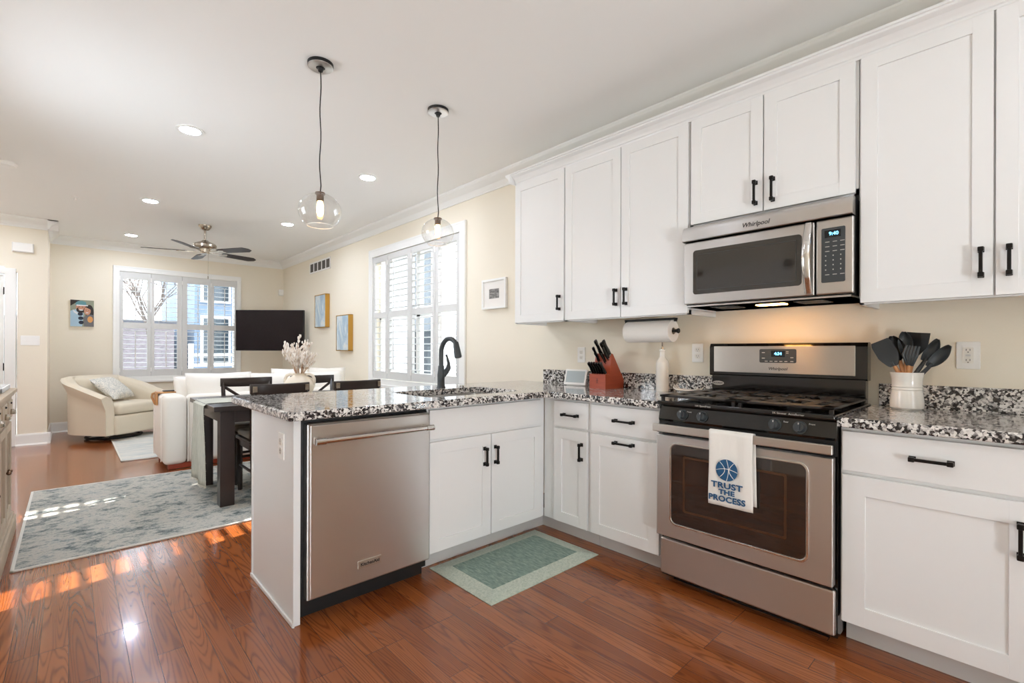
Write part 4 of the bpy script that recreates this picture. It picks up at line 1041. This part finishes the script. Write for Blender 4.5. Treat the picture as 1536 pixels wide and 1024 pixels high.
def plate_thing(name, label, cat, O, U, V, w, h, kind):
    t = thing(name, label, cat, O); N = Vector(U).cross(Vector(V)); O = Vector(O)
    pl = plate('cover_plate', [rrect(-w/2, w/2, -h/2, h/2, .005)], 0, .006, O, U, V, N, 'white', t, bev=.002)
    if kind == 'outlet':
        for s in (-1, 1):
            r_o = plate('receptacle', [rrect(-.0165, .0165, s*.020-.0145, s*.020+.0145, .009)], .006, .008, O, U, V, N, 'ceramic', pl)
            m2 = MB()
            for dx in (-.006, .006): m2.prism([(dx-.001, s*.020-.002), (dx+.001, s*.020-.002), (dx+.001, s*.020+.006), (dx-.001, s*.020+.006)], O, U, V, N, .0078, .0086)
            m2.prism(ell(0, s*.020-.008, .0022, .0022, 10), O, U, V, N, .0078, .0086); obj('slot', m2, 'inkdark', r_o)
    elif kind == 'gfci':
        r_o = plate('receptacle', [rrect(-.017, .017, -.034, .034, .003)], .006, .008, O, U, V, N, 'ceramic', pl)
        m2 = MB()
        for s in (-1, 1):
            for dx in (-.006, .006): m2.prism([(dx-.001, s*.022-.002), (dx+.001, s*.022-.002), (dx+.001, s*.022+.006), (dx-.001, s*.022+.006)], O, U, V, N, .0078, .0086)
            m2.prism(ell(0, s*.022-.008, .0022, .0022, 10), O, U, V, N, .0078, .0086)
        obj('slot', m2, 'inkdark', r_o)
        plate('test_button', [rrect(-.008, .008, -.004, .004, .001)], .008, .0095, O, U, V, N, 'toe', r_o)
    else:
        n = kind
        for k in range(n):
            u = (k-(n-1)/2)*.046
            plate('toggle', [rrect(u-.005, u+.005, -.011, .011, .001)], .006, .014, O, U, V, N, 'white', pl)
    return t
plate_thing('wall_outlet', 'white wall outlet between the white bottle and the range', 'outlet', (W, 1.370, 1.150), RU, RV, .072, .116, 'outlet')
plate_thing('wall_outlet', 'white wall outlet beside the utensil crock', 'outlet', (W, .164, 1.146), RU, RV, .076, .118, 'gfci')
plate_thing('wall_outlet', 'white wall outlet half hidden behind the knife block', 'outlet', (W, 2.28, 1.13), RU, RV, .072, .116, 'outlet')
plate_thing('wall_outlet', 'white outlet on the end panel of the peninsula', 'outlet', (.690, 2.235, .735), (0, -1, 0), (0, 0, 1), .072, .116, 'outlet')
plate_thing('light_switch', 'white triple light switch on the wall beside the front door', 'switch', (-.35, DJ, 1.265), FU, FV, .165, .116, 3)
# printed photo canvas
c = thing('photo_canvas', 'small printed photo canvas of two people smiling cheek to cheek', 'photo', (.13, DF, 1.49))
obj('canvas', MB().box(.006, .256, DF-.03, DF-.001, 1.485, 1.862), 'white', c)
m2 = MB(); O_ = (.131, DF-.03, 1.6735)
def pr(pts, mi, lay): m2.mi = mi; m2.prism(pts, O_, FU, FV, FN, .0, .0008+.0004*lay)
pr([(-.125, -.1885), (.125, -.1885), (.125, .1885), (-.125, .1885)], 0, 0)
pr([(-.125, .10), (-.02, .186), (-.125, .187)], 2, 1); pr([(-.125, -.188), (.0, -.188), (.015, .0), (-.06, .06), (-.125, .03)], 3, 1.2)
pr([(-.10, .05), (-.02, -.02), (.0, -.05), (-.09, .01)], 4, 2)
for k in range(3): pr(ell(-.02+.005*k, -.01-.06*k, .028, .026), 8, 2.2)
pr(ell(.078, .015, .046, .11), 2, 1.5); pr([(.02, -.188), (.125, -.188), (.125, -.02), (.06, -.01), (.01, -.06)], 5, 2.3); pr(ell(.085, -.085, .03, .045), 6, 2.6)
pr(ell(-.015, .085, .052, .075), 1, 2.8); pr(ell(-.015, .048, .048, .042), 2, 3.0); pr(ell(-.012, .068, .030, .030), 1, 3.2); pr(ell(-.012, .046, .022, .008), 4, 3.4)
pr([(-.072, .115), (.045, .115), (.04, .160), (.0, .178), (-.045, .172), (-.068, .15)], 7, 3.6); pr([(-.06, .105), (.06, .105), (.06, .118), (-.06, .122)], 4, 3.8)
for sx_ in (-.032, .004): pr(ell(sx_, .090, .009, .004, 10), 2, 4)
pr(ell(.055, .035, .036, .058), 1, 3.1); pr([(.02, .09), (.05, .105), (.10, .08), (.105, .03), (.085, .06), (.045, .085)], 2, 3.5); pr(ell(.052, .01, .016, .006, 12), 4, 3.6)
for sx_ in (.042, .070): pr(ell(sx_, .047, .006, .003, 10), 2, 3.8)
obj('print', m2, PRINTS, c, smooth=False)

# ------------------------------------------------------------------ ceiling fittings
def downlight(x, y, label, m='lamp'):
    d = thing('recessed_downlight', label, 'ceiling light', (x, y, H-.012), 'recessed downlights in the ceiling')
    obj('trim_ring', MB().lathe([(.064, H-.001), (.086, H-.001), (.088, H-.006), (.066, H-.009), (.062, H-.004)], (x, y, 0), 32), 'trim', d)
    obj('lens', MB().lathe([(0, H-.004), (.064, H-.004), (.064, H-.0035)], (x, y, 0), 32), m, d)
downlight(.632, 4.09, 'recessed downlight on the same side as the front door, closest to the pendants'); downlight(.626, 6.32, 'recessed downlight between the sprinkler and the ceiling fan')
downlight(.62, 8.40, 'recessed downlight closest to the far window'); downlight(2.0, 6.30, 'recessed downlight on the window wall side, near the air vent'); downlight(1.993, 4.09, 'recessed downlight above the shuttered side window, near the smaller pendant')
downlight(.63, 1.85, 'added unseen downlight over the kitchen floor', 'lamp_low'); downlight(.63, -.45, 'added unseen downlight nearest the added back door', 'lamp_low'); downlight(1.75, -.5, 'added unseen downlight over the near end of the kitchen run', 'lamp_low')  # dim lamps added out of view for even light in the kitchen
downlight(-.88, 6.3, 'added unseen downlight over the hall floor beside the living area'); downlight(-.85, 7.35, 'added unseen downlight just inside the front door')  # lamps added out of view to brighten the entry wall and swivel chair
m2 = MB(); m2.lathe([(0, -.0), (.068, 0), (.068, -.012), (.062, -.018), (.060, -.03), (.045, -.036), (0, -.036)], (-.395, 5.87, H-.001), 28)
solo('smoke_detector', m2, 'white', 'white round smoke detector on the ceiling', 'smoke detector')
m2 = MB(); m2.lathe([(0, 0), (.035, 0), (.033, -.006), (.012, -.01), (.010, -.03), (.018, -.034), (.018, -.037), (0, -.038)], (.042, 6.70, H-.001), 20)
solo('fire_sprinkler', m2, 'white', 'small white fire sprinkler head on the ceiling', 'sprinkler')
def pendant(x, y, zc, r, label):
    p = thing('pendant_light', label, 'pendant light', (x, y, zc-r), 'clear globe pendants over the peninsula')
    obj('canopy', MB().lathe([(0, H-.026), (.060, H-.026), (.066, H-.022), (.066, H-.001), (0, H-.001)], (x, y, 0), 32), 'steel', p)
    m2 = MB(); m2.lathe([(.064, H-.018), (.0675, H-.018), (.0675, H-.001), (.064, H-.001)], (x, y, 0), 32); m2.lathe([(0, H-.045), (.012, H-.045), (.016, H-.03), (.024, H-.026), (0, H-.026)], (x, y, 0), 16); obj('canopy_band', m2, 'matte_black', p)
    m2 = MB(); ps = [(x+.004*math.sin(k*.9), y+.003*math.sin(k*.7+1), H-.04-(H-.04-(zc+r*.90))*k/16) for k in range(17)]
    ps[0] = (x, y, H-.04); ps[-1] = (x, y, zc+r*.90); m2.tube(ps, .0032, 8); obj('cord', m2, 'black', p)
    sk = MB(); sk.lathe([(0, zc+r*.97), (.010, zc+r*.97), (.026, zc+r*.93), (.027, zc+r*.86), (.019, zc+r*.85), (.019, zc+r*.50), (0, zc+r*.50)], (x, y, 0), 20); obj('socket', sk, 'brass', p)
    m2 = MB(); prof = [(.022, zc+.88*r)]
    for k in range(1, 25):
        a = PI*.08+k*(PI*.80-PI*.08)/24; prof.append((r*math.sin(a)*1.03, zc+.9*r*math.cos(a)))
    prof += [(a_*.985, z_+.001) for a_, z_ in prof[::-1]][:1]
    m2.lathe(prof, (x, y, 0), 40); g_ = obj('glass_globe', m2, 'globe', p)
    rim = prof[-2]; obj('globe_rim', MB().tube([(x+rim[0]*math.cos(2*PI*k/40), y+rim[0]*math.sin(2*PI*k/40), rim[1]) for k in range(40)], .0022, 6, closed=True), 'white', g_)
    obj('bulb', MB().lathe([(0, zc+.50*r), (.013, zc+.50*r), (.017, zc+.35*r), (.018, zc-.05*r), (.013, zc-.22*r), (0, zc-.27*r)], (x, y, 0), 20), 'bulb', p)
pendant(1.011, 2.647, 1.925, .110, 'clear glass globe pendant hanging over the dishwasher end of the peninsula')
pendant(1.769, 2.623, 1.932, .102, 'clear glass globe pendant hanging before the shuttered window')
fx, fy = 1.26, 7.1
fan = thing('ceiling_fan', 'brushed nickel ceiling fan with five dark blades', 'ceiling fan', (fx, fy, 2.38))
obj('canopy', MB().lathe([(0, H-.001), (.072, H-.001), (.070, H-.02), (.045, H-.055), (.03, H-.062), (0, H-.062)], (fx, fy, 0), 28), 'nickel', fan)
obj('downrod', MB().cyl((fx, fy, H-.06), (fx, fy, 2.52), .014), 'nickel', fan)
obj('motor_housing', MB().lathe([(0, 2.55), (.03, 2.55), (.045, 2.535), (.115, 2.505), (.128, 2.49), (.128, 2.462), (.105, 2.447), (.06, 2.44), (.055, 2.395), (.045, 2.378), (0, 2.375)], (fx, fy, 0), 32), 'nickel', fan)
rgt = Vector((.7325, -.6808, 0)); tow = -Vector((.6808, .7325, 0))
for k in range(5):
    a = math.radians(12+72*k); d = rgt*math.cos(a)+tow*math.sin(a); n = Vector((-d.y, d.x, 0)); zb = 2.405; tl = -.2
    V_ = (n*math.cos(tl)+Vector((0, 0, 1))*math.sin(tl)); Nn = d.cross(V_)
    m2 = MB(); m2.prism([(.20, -.045), (.23, -.058), (.60, -.068), (.66, -.02), (.66, .03), (.60, .068), (.23, .058), (.20, .045)], (fx, fy, zb), d, V_, Nn, -.003, .003)
    bl = obj('blade', m2, 'fanblade', fan)
    m2 = MB(); m2.prism([(.05, -.012), (.17, -.014), (.24, -.042), (.30, -.03), (.27, 0), (.30, .03), (.24, .042), (.17, .014), (.05, .012)], (fx, fy, zb-.005), d, V_, Nn, -.005, .002); obj('blade_iron', m2, 'nickel', bl)
obj('pull_chain', MB().tube([(fx+.03, fy-.02, 2.39), (fx+.03, fy-.02, 2.09)], .0018, 5).cyl((fx+.03, fy-.02, 2.06), (fx+.03, fy-.02, 2.095), .006), 'nickel', fan)

# ------------------------------------------------------------------ things on the worktop
kb = thing('knife_block', 'reddish cherry knife block standing on the corner worktop', 'knife block', (2.705, 1.953, ZC))
bx, by0, by1 = 2.600, 1.888, 2.020
m2 = MB(); m2.prism([(0, 0), (.21, 0), (.214, .055), (.085, .232), (.070, .236), (.055, .145), (.050, .098), (0, .098)], (bx, 0, ZC), (1, 0, 0), (0, 0, 1), (0, 1, 0), by0, by1)
kbb = obj('block', m2, 'cherry', kb)
m2 = MB(); O_ = Vector((bx-.0003, 1.955, ZC+.05))
for pts in ([(0, .012), (0, -.004)], [(0, -.004), (-.008, -.016)], [(0, -.004), (.008, -.016)], [(-.009, .004), (.009, .004)]): m2.tube([O_+Vector(RU)*a+Vector(RV)*b_ for a, b_ in pts], .0011, 5)
m2.lathe([(0, 0), (.003, 0), (.003, .001), (0, .001)], (bx-.001, 1.955, ZC+.065), 10, 'x'); obj('stamped_mark', m2, 'inkdark', kbb)
def knife(base_, d, L, r, label, grp):
    k = thing('kitchen_knife', label, 'knife', base_, grp); base_ = Vector(base_); d = Vector(d).normalized()
    side = Vector((0, 1, 0)); nn = d.cross(side)
    m2 = MB()
    def hf(u, v):
        a = 2*PI*u; wv = r*(1.0+.18*math.sin(v*PI*2.2+.6))*(1 if v < .97 else .8)
        return base_+d*(.006+(L-.006)*v)+nn*(wv*math.cos(a))+side*(r*.52*math.sin(a))
    r *= 1.25
    m2.surf(hf, 12, 10, wrapu=True)
    for vv in (0, 1): m2.bm.faces.new([m2.bm.verts.new(hf(q/12, vv)) for q in range(12)])
    obj('handle', m2, 'gloss_black', k)
    m2 = MB(); m2.tube([base_-d*.02, base_+d*.008], [r*.75, r*.85], 8); m2.prism([(-.02, -r*.9), (.004, -r*.9), (.004, r*.9), (-.02, r*.9)], base_, d, nn, side, -.0015, .0015)
    obj('bolster', m2, 'chrome', k)
kd = (-.62, 0, .78)
for k in range(6):
    knife((bx+.026, by0+.016+k*.020, ZC+.100), kd, .094, .0105, 'black-handled steak knife in the low front row of the knife block', 'steak knives in the front row of the block')
sl = Vector((.015, 0, .091))  # slope of the knife face
for (t, y, L, r, lab) in ((.92, 1.903, .118, .0125, 'largest black knife handle, topmost slot of the knife block'), (.80, 1.925, .112, .011, 'long black knife handle beside the topmost knife in the block'),
                          (.62, 1.910, .105, .0105, 'mid-height black knife handle close to the range side of the block'), (.92, 1.968, .120, .0125, 'tall black knife handle in the upper middle of the block'),
                          (.66, 1.950, .100, .0105, 'mid-height black knife handle at the centre of the block'), (.62, 1.995, .095, .010, 'mid-height black knife handle towards the smart display'),
                          (.34, 1.930, .085, .0095, 'short black paring knife handle just above the steak knives'), (.34, 1.980, .085, .0095, 'short black utility knife handle above the steak knives, towards the smart display')):
    p = Vector((bx+.055, y, ZC+.145))+sl*t
    knife(p, kd, L, r, lab, None)
# smart display
sdp = thing('smart_display', 'pale grey smart display screen beside the knife block', 'display', (2.72, 2.235, ZC))
mt = Matrix.Translation((2.70, 2.235, ZC)) @ Matrix.Rotation(math.radians(8), 4, 'Z')
m2 = MB(); m2.box(-.005, .007, -.092, .092, 0, .118, .005); m2.xf(mt @ Matrix.Rotation(math.radians(16), 4, 'Y') @ Matrix.Translation((0, 0, .004))); obj('bezel', m2, 'white', sdp)
m2 = MB(); m2.box(-.0065, -.0045, -.077, .077, .018, .104); m2.xf(mt @ Matrix.Rotation(math.radians(16), 4, 'Y') @ Matrix.Translation((0, 0, .004))); obj('screen', m2, 'screen', sdp)
m2 = MB(); m2.prism([(.004, 0), (.075, 0), (.06, .03), (.032, .085), (.024, .085)], (0, 0, 0), (1, 0, 0), (0, 0, 1), (0, 1, 0), -.07, .07); m2.xf(mt); obj('stand', m2, 'toe', sdp)
# paper towels
pt = thing('paper_towel_holder', 'black paper towel holder fixed under the wall cabinet', 'holder', (2.68, 1.60, 1.2))
m2 = MB(); m2.box(2.66, 2.70, 1.43, 1.78, 1.352, 1.362); m2.box(2.665, 2.695, 1.772, 1.780, 1.27, 1.36); m2.box(2.665, 2.695, 1.430, 1.436, 1.34, 1.36)
m2.cyl((2.68, 1.415, 1.283), (2.68, 1.778, 1.283), .008, n=14); m2.lathe([(0, 0), (.014, 0), (.016, .006), (.010, .014), (.010, .022), (0, .022)], (2.68, 1.41, 1.283), 16, 'y'); obj('bracket', m2, 'matte_black', pt)
roll = MB(); roll.lathe([(.021, 1.447), (.067, 1.447), (.068, 1.449), (.068, 1.762), (.067, 1.764), (.021, 1.764), (.021, 1.447)], (2.68, 0, 1.283), 40, 'y')
pr_ = tag(recenter(obj('paper_towel_roll', roll, 'paper')), 'white paper towel roll hanging beneath the wall cabinet', 'paper towel')
cr = obj('cardboard_core', MB().lathe([(.0185, 1.4465), (.021, 1.4465), (.021, 1.7645), (.0185, 1.7645), (.0185, 1.4465)], (2.68, 0, 1.283), 24, 'y'), 'seatcush', pr_)
# oil bottle
ob = thing('oil_bottle', 'white ceramic oil bottle with a metal pour spout beside the range', 'bottle', (2.76, 1.565, ZC))
obj('body', MB().lathe([(0, 0), (.038, 0), (.040, .004), (.040, .175), (.036, .192), (.020, .212), (.0165, .222), (.0165, .252), (.019, .254), (.019, .262), (0, .262)], (2.76, 1.565, ZC), 32), 'ceramic', ob)
m2 = MB(); m2.lathe([(0, .262), (.017, .262), (.017, .266), (.008, .270), (.006, .282), (0, .282)], (2.76, 1.565, ZC), 16); m2.tube([(2.76, 1.565, ZC+.28), (2.756, 1.563, ZC+.30), (2.748, 1.56, ZC+.318)], [.0045, .004, .003], 8); obj('pour_spout', m2, 'chrome', ob)
sr = MB(); sr.surf(lambda u, v: Vector((2.735+.045*(2*v-1)*math.sin(PI*min(1, .25+u*.75))**.6, 1.30+.18*u, ZC+.006+.012*(2*v-1)**2+.02*abs(2*u-1)**4)), 20, 10)
o = solo('pale_dish', sr, 'ceramic', 'long shallow white dish shape on the worktop beside the range', 'spoon rest'); o.modifiers.new('rim', 'SOLIDIFY').thickness = .005  # shallow white curved sheet marking a pale streak on the worktop
# utensil crock
cx, cy_ = 2.715, .353
ck = MB(); ck.lathe([(0, 0), (.052, 0), (.060, .008), (.061, .03), (.056, .075), (.0535, .085), (.056, .088), (.0535, .093), (.0535, .098), (.056, .101), (.0535, .106), (.054, .13), (.059, .158), (.060, .163), (.056, .163), (.050, .13), (.050, .02), (0, .015)], (cx, cy_, ZC), 40)
solo('utensil_crock', ck, 'ceramic', 'white ribbed ceramic crock holding cooking utensils', 'crock')
def utensil(name, label, dy, dx, ztop, head, m, wood=True):
    """leans in the crock; (dy,dx) offset of the head from the crock axis at height ztop; head = (width, length, shape)"""
    b0 = Vector((cx-dx*.35, cy_-dy*.35, ZC+.03)); tip = Vector((cx+dx, cy_+dy, ztop)); d = (tip-b0).normalized()
    L = (tip-b0).length; u = thing(name, label, 'utensil', tuple(b0), 'cooking utensils in the crock')
    hl = head[1]; n0 = b0+d*(L-hl)
    m2 = MB(); m2.tube([b0, b0+d*(L-hl)*.8, n0], [.0085, .009, .0075], 10); obj('handle', m2, 'lightwood' if wood else m, u)
    side = Vector((.25, 1, 0)); side = (side-d*side.dot(d)).normalized(); nn = d.cross(side); m2 = MB(); w = head[0]; sh = head[2]
    m2.tube([n0-d*.02, n0+d*.02], [.008, .006], 8)
    if sh == 'claw':
        for k in range(-2, 3):
            m2.tube([n0+side*.004*k, n0+d*hl*.5+side*(w*.22*k)+nn*.012, n0+d*hl*.95+side*(w*.2*k)-nn*.006], [.006, .006, .005], 8)
    else:
        cup = .018 if sh in ('spoon', 'ladle') else .003
        def prof(t):
            if sh == 'turner': return w*(.25+.75*min(1, t*2.2))
            if sh == 'spatula': return w*(.35+.65*min(1, (t*2.5))**.7)*(1 if t < .85 else 1-(t-.85)*1.2)
            return w*max(.06, math.sin(PI*min(1, t*.93+.05))**.6)
        def fn(a, t, o_=0): return n0+d*hl*t+side*((2*a-1)*prof(t)/2)+nn*(cup*((2*a-1)**2+(2*t-1)**2*.8-.9)+o_)
        m2.surf(lambda a, t: fn(a, t, .0025), 10, 14); m2.surf(lambda a, t: fn(a, t, -.0025), 10, 14)
        for aa in (0, 1): m2.surf(lambda a, t: fn(aa, t, -.0025+.005*a), 1, 14)
        for tt in (0, 1): m2.surf(lambda a, t: fn(a, tt, -.0025+.005*t), 10, 1)
    obj('head', m2, m, u, ang=45)
utensil('spatula', 'broad dark grey spatula leaning out on the range side of the crock', .095, -.015, 1.21, (.085, .125, 'spatula'), 'silicone')
utensil('spoon', 'dark spoon with a wooden rim behind the broad grey spatula', .052, .025, 1.232, (.068, .115, 'spoon'), 'silicone2')
utensil('spoon', 'tall grey spoon edged with wood, at the middle of the crock', .008, .015, 1.25, (.055, .10, 'spoon'), 'silicone')
utensil('turner', 'black flat turner standing upright at the back of the crock', -.035, .045, 1.245, (.085, .115, 'turner'), 'silicone2')
utensil('pasta_fork', 'dark toothed pasta fork at the front of the crock', -.022, -.03, 1.19, (.055, .09, 'claw'), 'silicone')
utensil('ladle', 'dark grey ladle leaning furthest towards the wall outlet', -.145, .0, 1.185, (.05, .115, 'ladle'), 'silicone', False)
utensil('slotted_spoon', 'dark grey spoon leaning just above the ladle in the crock', -.105, .03, 1.212, (.048, .105, 'spoon'), 'silicone', False)

# ------------------------------------------------------------------ buffet at the left wall
bf = thing('sideboard', 'whitewashed wooden sideboard with glass doors against the left wall', 'sideboard', (-.45, 3.72, 0))
bx1 = -.268; y0, y1 = 3.02, 4.40
m2 = MB(); m2.box(XL+.005, bx1-.02, y0, y0+.03, .10, .885); m2.box(XL+.005, bx1-.02, y1-.03, y1, .10, .885); m2.box(XL+.005, XL+.025, y0, y1, .10, .885); m2.box(XL+.005, bx1-.02, y0, y1, .10, .14); m2.box(XL+.005, bx1-.03, y0, y1, .68, .885)
obj('body', m2, 'buffet', bf)
m2 = MB(); m2.box(XL+.005, bx1+.018, y0-.02, y1+.03, 0, .10, .006); m2.box(XL+.005, bx1+.008, y0-.01, y1+.02, .10, .125, .006); obj('plinth', m2, 'buffet', bf)
m2 = MB(); m2.box(XL+.004, bx1+.022, y0-.025, y1+.03, .885, .91, .006); m2.box(XL+.004, bx1+.010, y0-.01, y1+.015, .868, .887, .004); obj('top', m2, 'buffet', bf)
obj('shelf', MB().box(XL+.03, bx1-.04, y0+.03, y1-.03, .40, .42), 'buffet_in', bf)
obj('back_board', MB().box(XL+.026, XL+.03, y0+.03, y1-.03, .14, .68), 'buffet_in', bf)
BF_ = Face('R', bx1)
for k in range(4):
    a = y0+.02+k*.335; b_ = a+.325
    m2 = MB(); m2.box(bx1-.02, bx1, a+.005, b_-.005, .72, .862, .003); m2.box(bx1-.002, bx1+.006, a+.025, b_-.025, .738, .846, .003); dwr = obj('drawer', m2, 'buffet', bf)
    m2 = MB(); m2.lathe([(0, .0), (.012, .0), (.030, -.012), (.032, -.026), (.030, -.03), (0, -.03)], (0, 0, 0), 16, 'z'); m2.xf(Matrix.Translation((bx1+.012, (a+b_)/2, .795)) @ Matrix.Diagonal((.55, 1, 1, 1))); obj('cup_pull', m2, 'nickel', dwr)
    m2 = MB(); m2.sphere((bx1+.008, (a+b_)/2, .832), .006, 10, 8); obj('keyhole', m2, 'black', dwr)
    m2 = MB()
    m2.box(bx1-.02, bx1, a+.005, a+.05, .14, .705, .003); m2.box(bx1-.02, bx1, b_-.05, b_-.005, .14, .705, .003); m2.box(bx1-.02, bx1, a+.05, b_-.05, .14, .19, .003); m2.box(bx1-.02, bx1, a+.05, b_-.05, .655, .705, .003); m2.box(bx1-.016, bx1-.004, (a+b_)/2-.008, (a+b_)/2+.008, .19, .655)
    dd = obj('door', m2, 'buffet', bf); obj('glass_pane', MB().box(bx1-.013, bx1-.010, a+.05, b_-.05, .19, .655), 'win', dd)
    obj('door_knob', MB().sphere((bx1+.012, a+.028 if k % 2 else b_-.028, .44), .012, 12, 8), 'brass', dd)
def bottle(x, y, z, h, r, m, label):
    return solo('bottle', MB().lathe([(0, 0), (r, 0), (r, h*.55), (r*.9, h*.62), (r*.35, h*.74), (r*.35, h*.97), (r*.42, h*.97), (r*.42, h), (0, h)], (x, y, z), 20), m, label, 'bottle', 'bottles inside the sideboard')
bottle(-.36, 4.22, .42, .22, .036, 'green', 'green glass bottle on the upper shelf inside the sideboard'); bottle(-.36, 3.72, .142, .22, .036, 'amber', 'amber bottle on the bottom shelf inside the sideboard')
bottle(-.35, 4.08, .142, .2, .034, 'gold', 'gold-topped bottle on the bottom shelf at the far end of the sideboard'); bottle(-.38, 3.45, .42, .21, .036, 'amber', 'amber bottle on the upper shelf inside the sideboard')
ty = thing('tray', 'grey decorative tray lying on the sideboard top', 'tray', (-.42, 4.18, .91))
m2 = MB(); m2.box(-.56, -.275, 3.88, 4.385, .9105, .918, .003); m2.box(-.56, -.552, 3.88, 4.385, .912, .938, .002); m2.box(-.283, -.275, 3.88, 4.385, .912, .938, .002); m2.box(-.56, -.275, 3.88, 3.888, .912, .938, .002); m2.box(-.56, -.275, 4.377, 4.385, .912, .938, .002)
obj('tray_body', m2, 'toe', ty)
m2 = MB()
for k, (x, y) in enumerate(((-.36, 4.25), (-.34, 4.17), (-.38, 4.10))): m2.sphere((x, y, .918+.021), .022, 14, 10)
m2.tube([(-.36, 4.25, .945), (-.345, 4.2, .955), (-.36, 4.12, .95)], .007, 8)
solo('gold_ornament', m2, 'gold', 'gold beaded ornament in the grey tray on the sideboard', 'ornament')
m2 = MB(); m2.box(-.44, -.29, 3.62, 3.84, .9105, .945, .004); solo('book', m2, 'cherry', 'terracotta book lying on the sideboard before the tray', 'book')
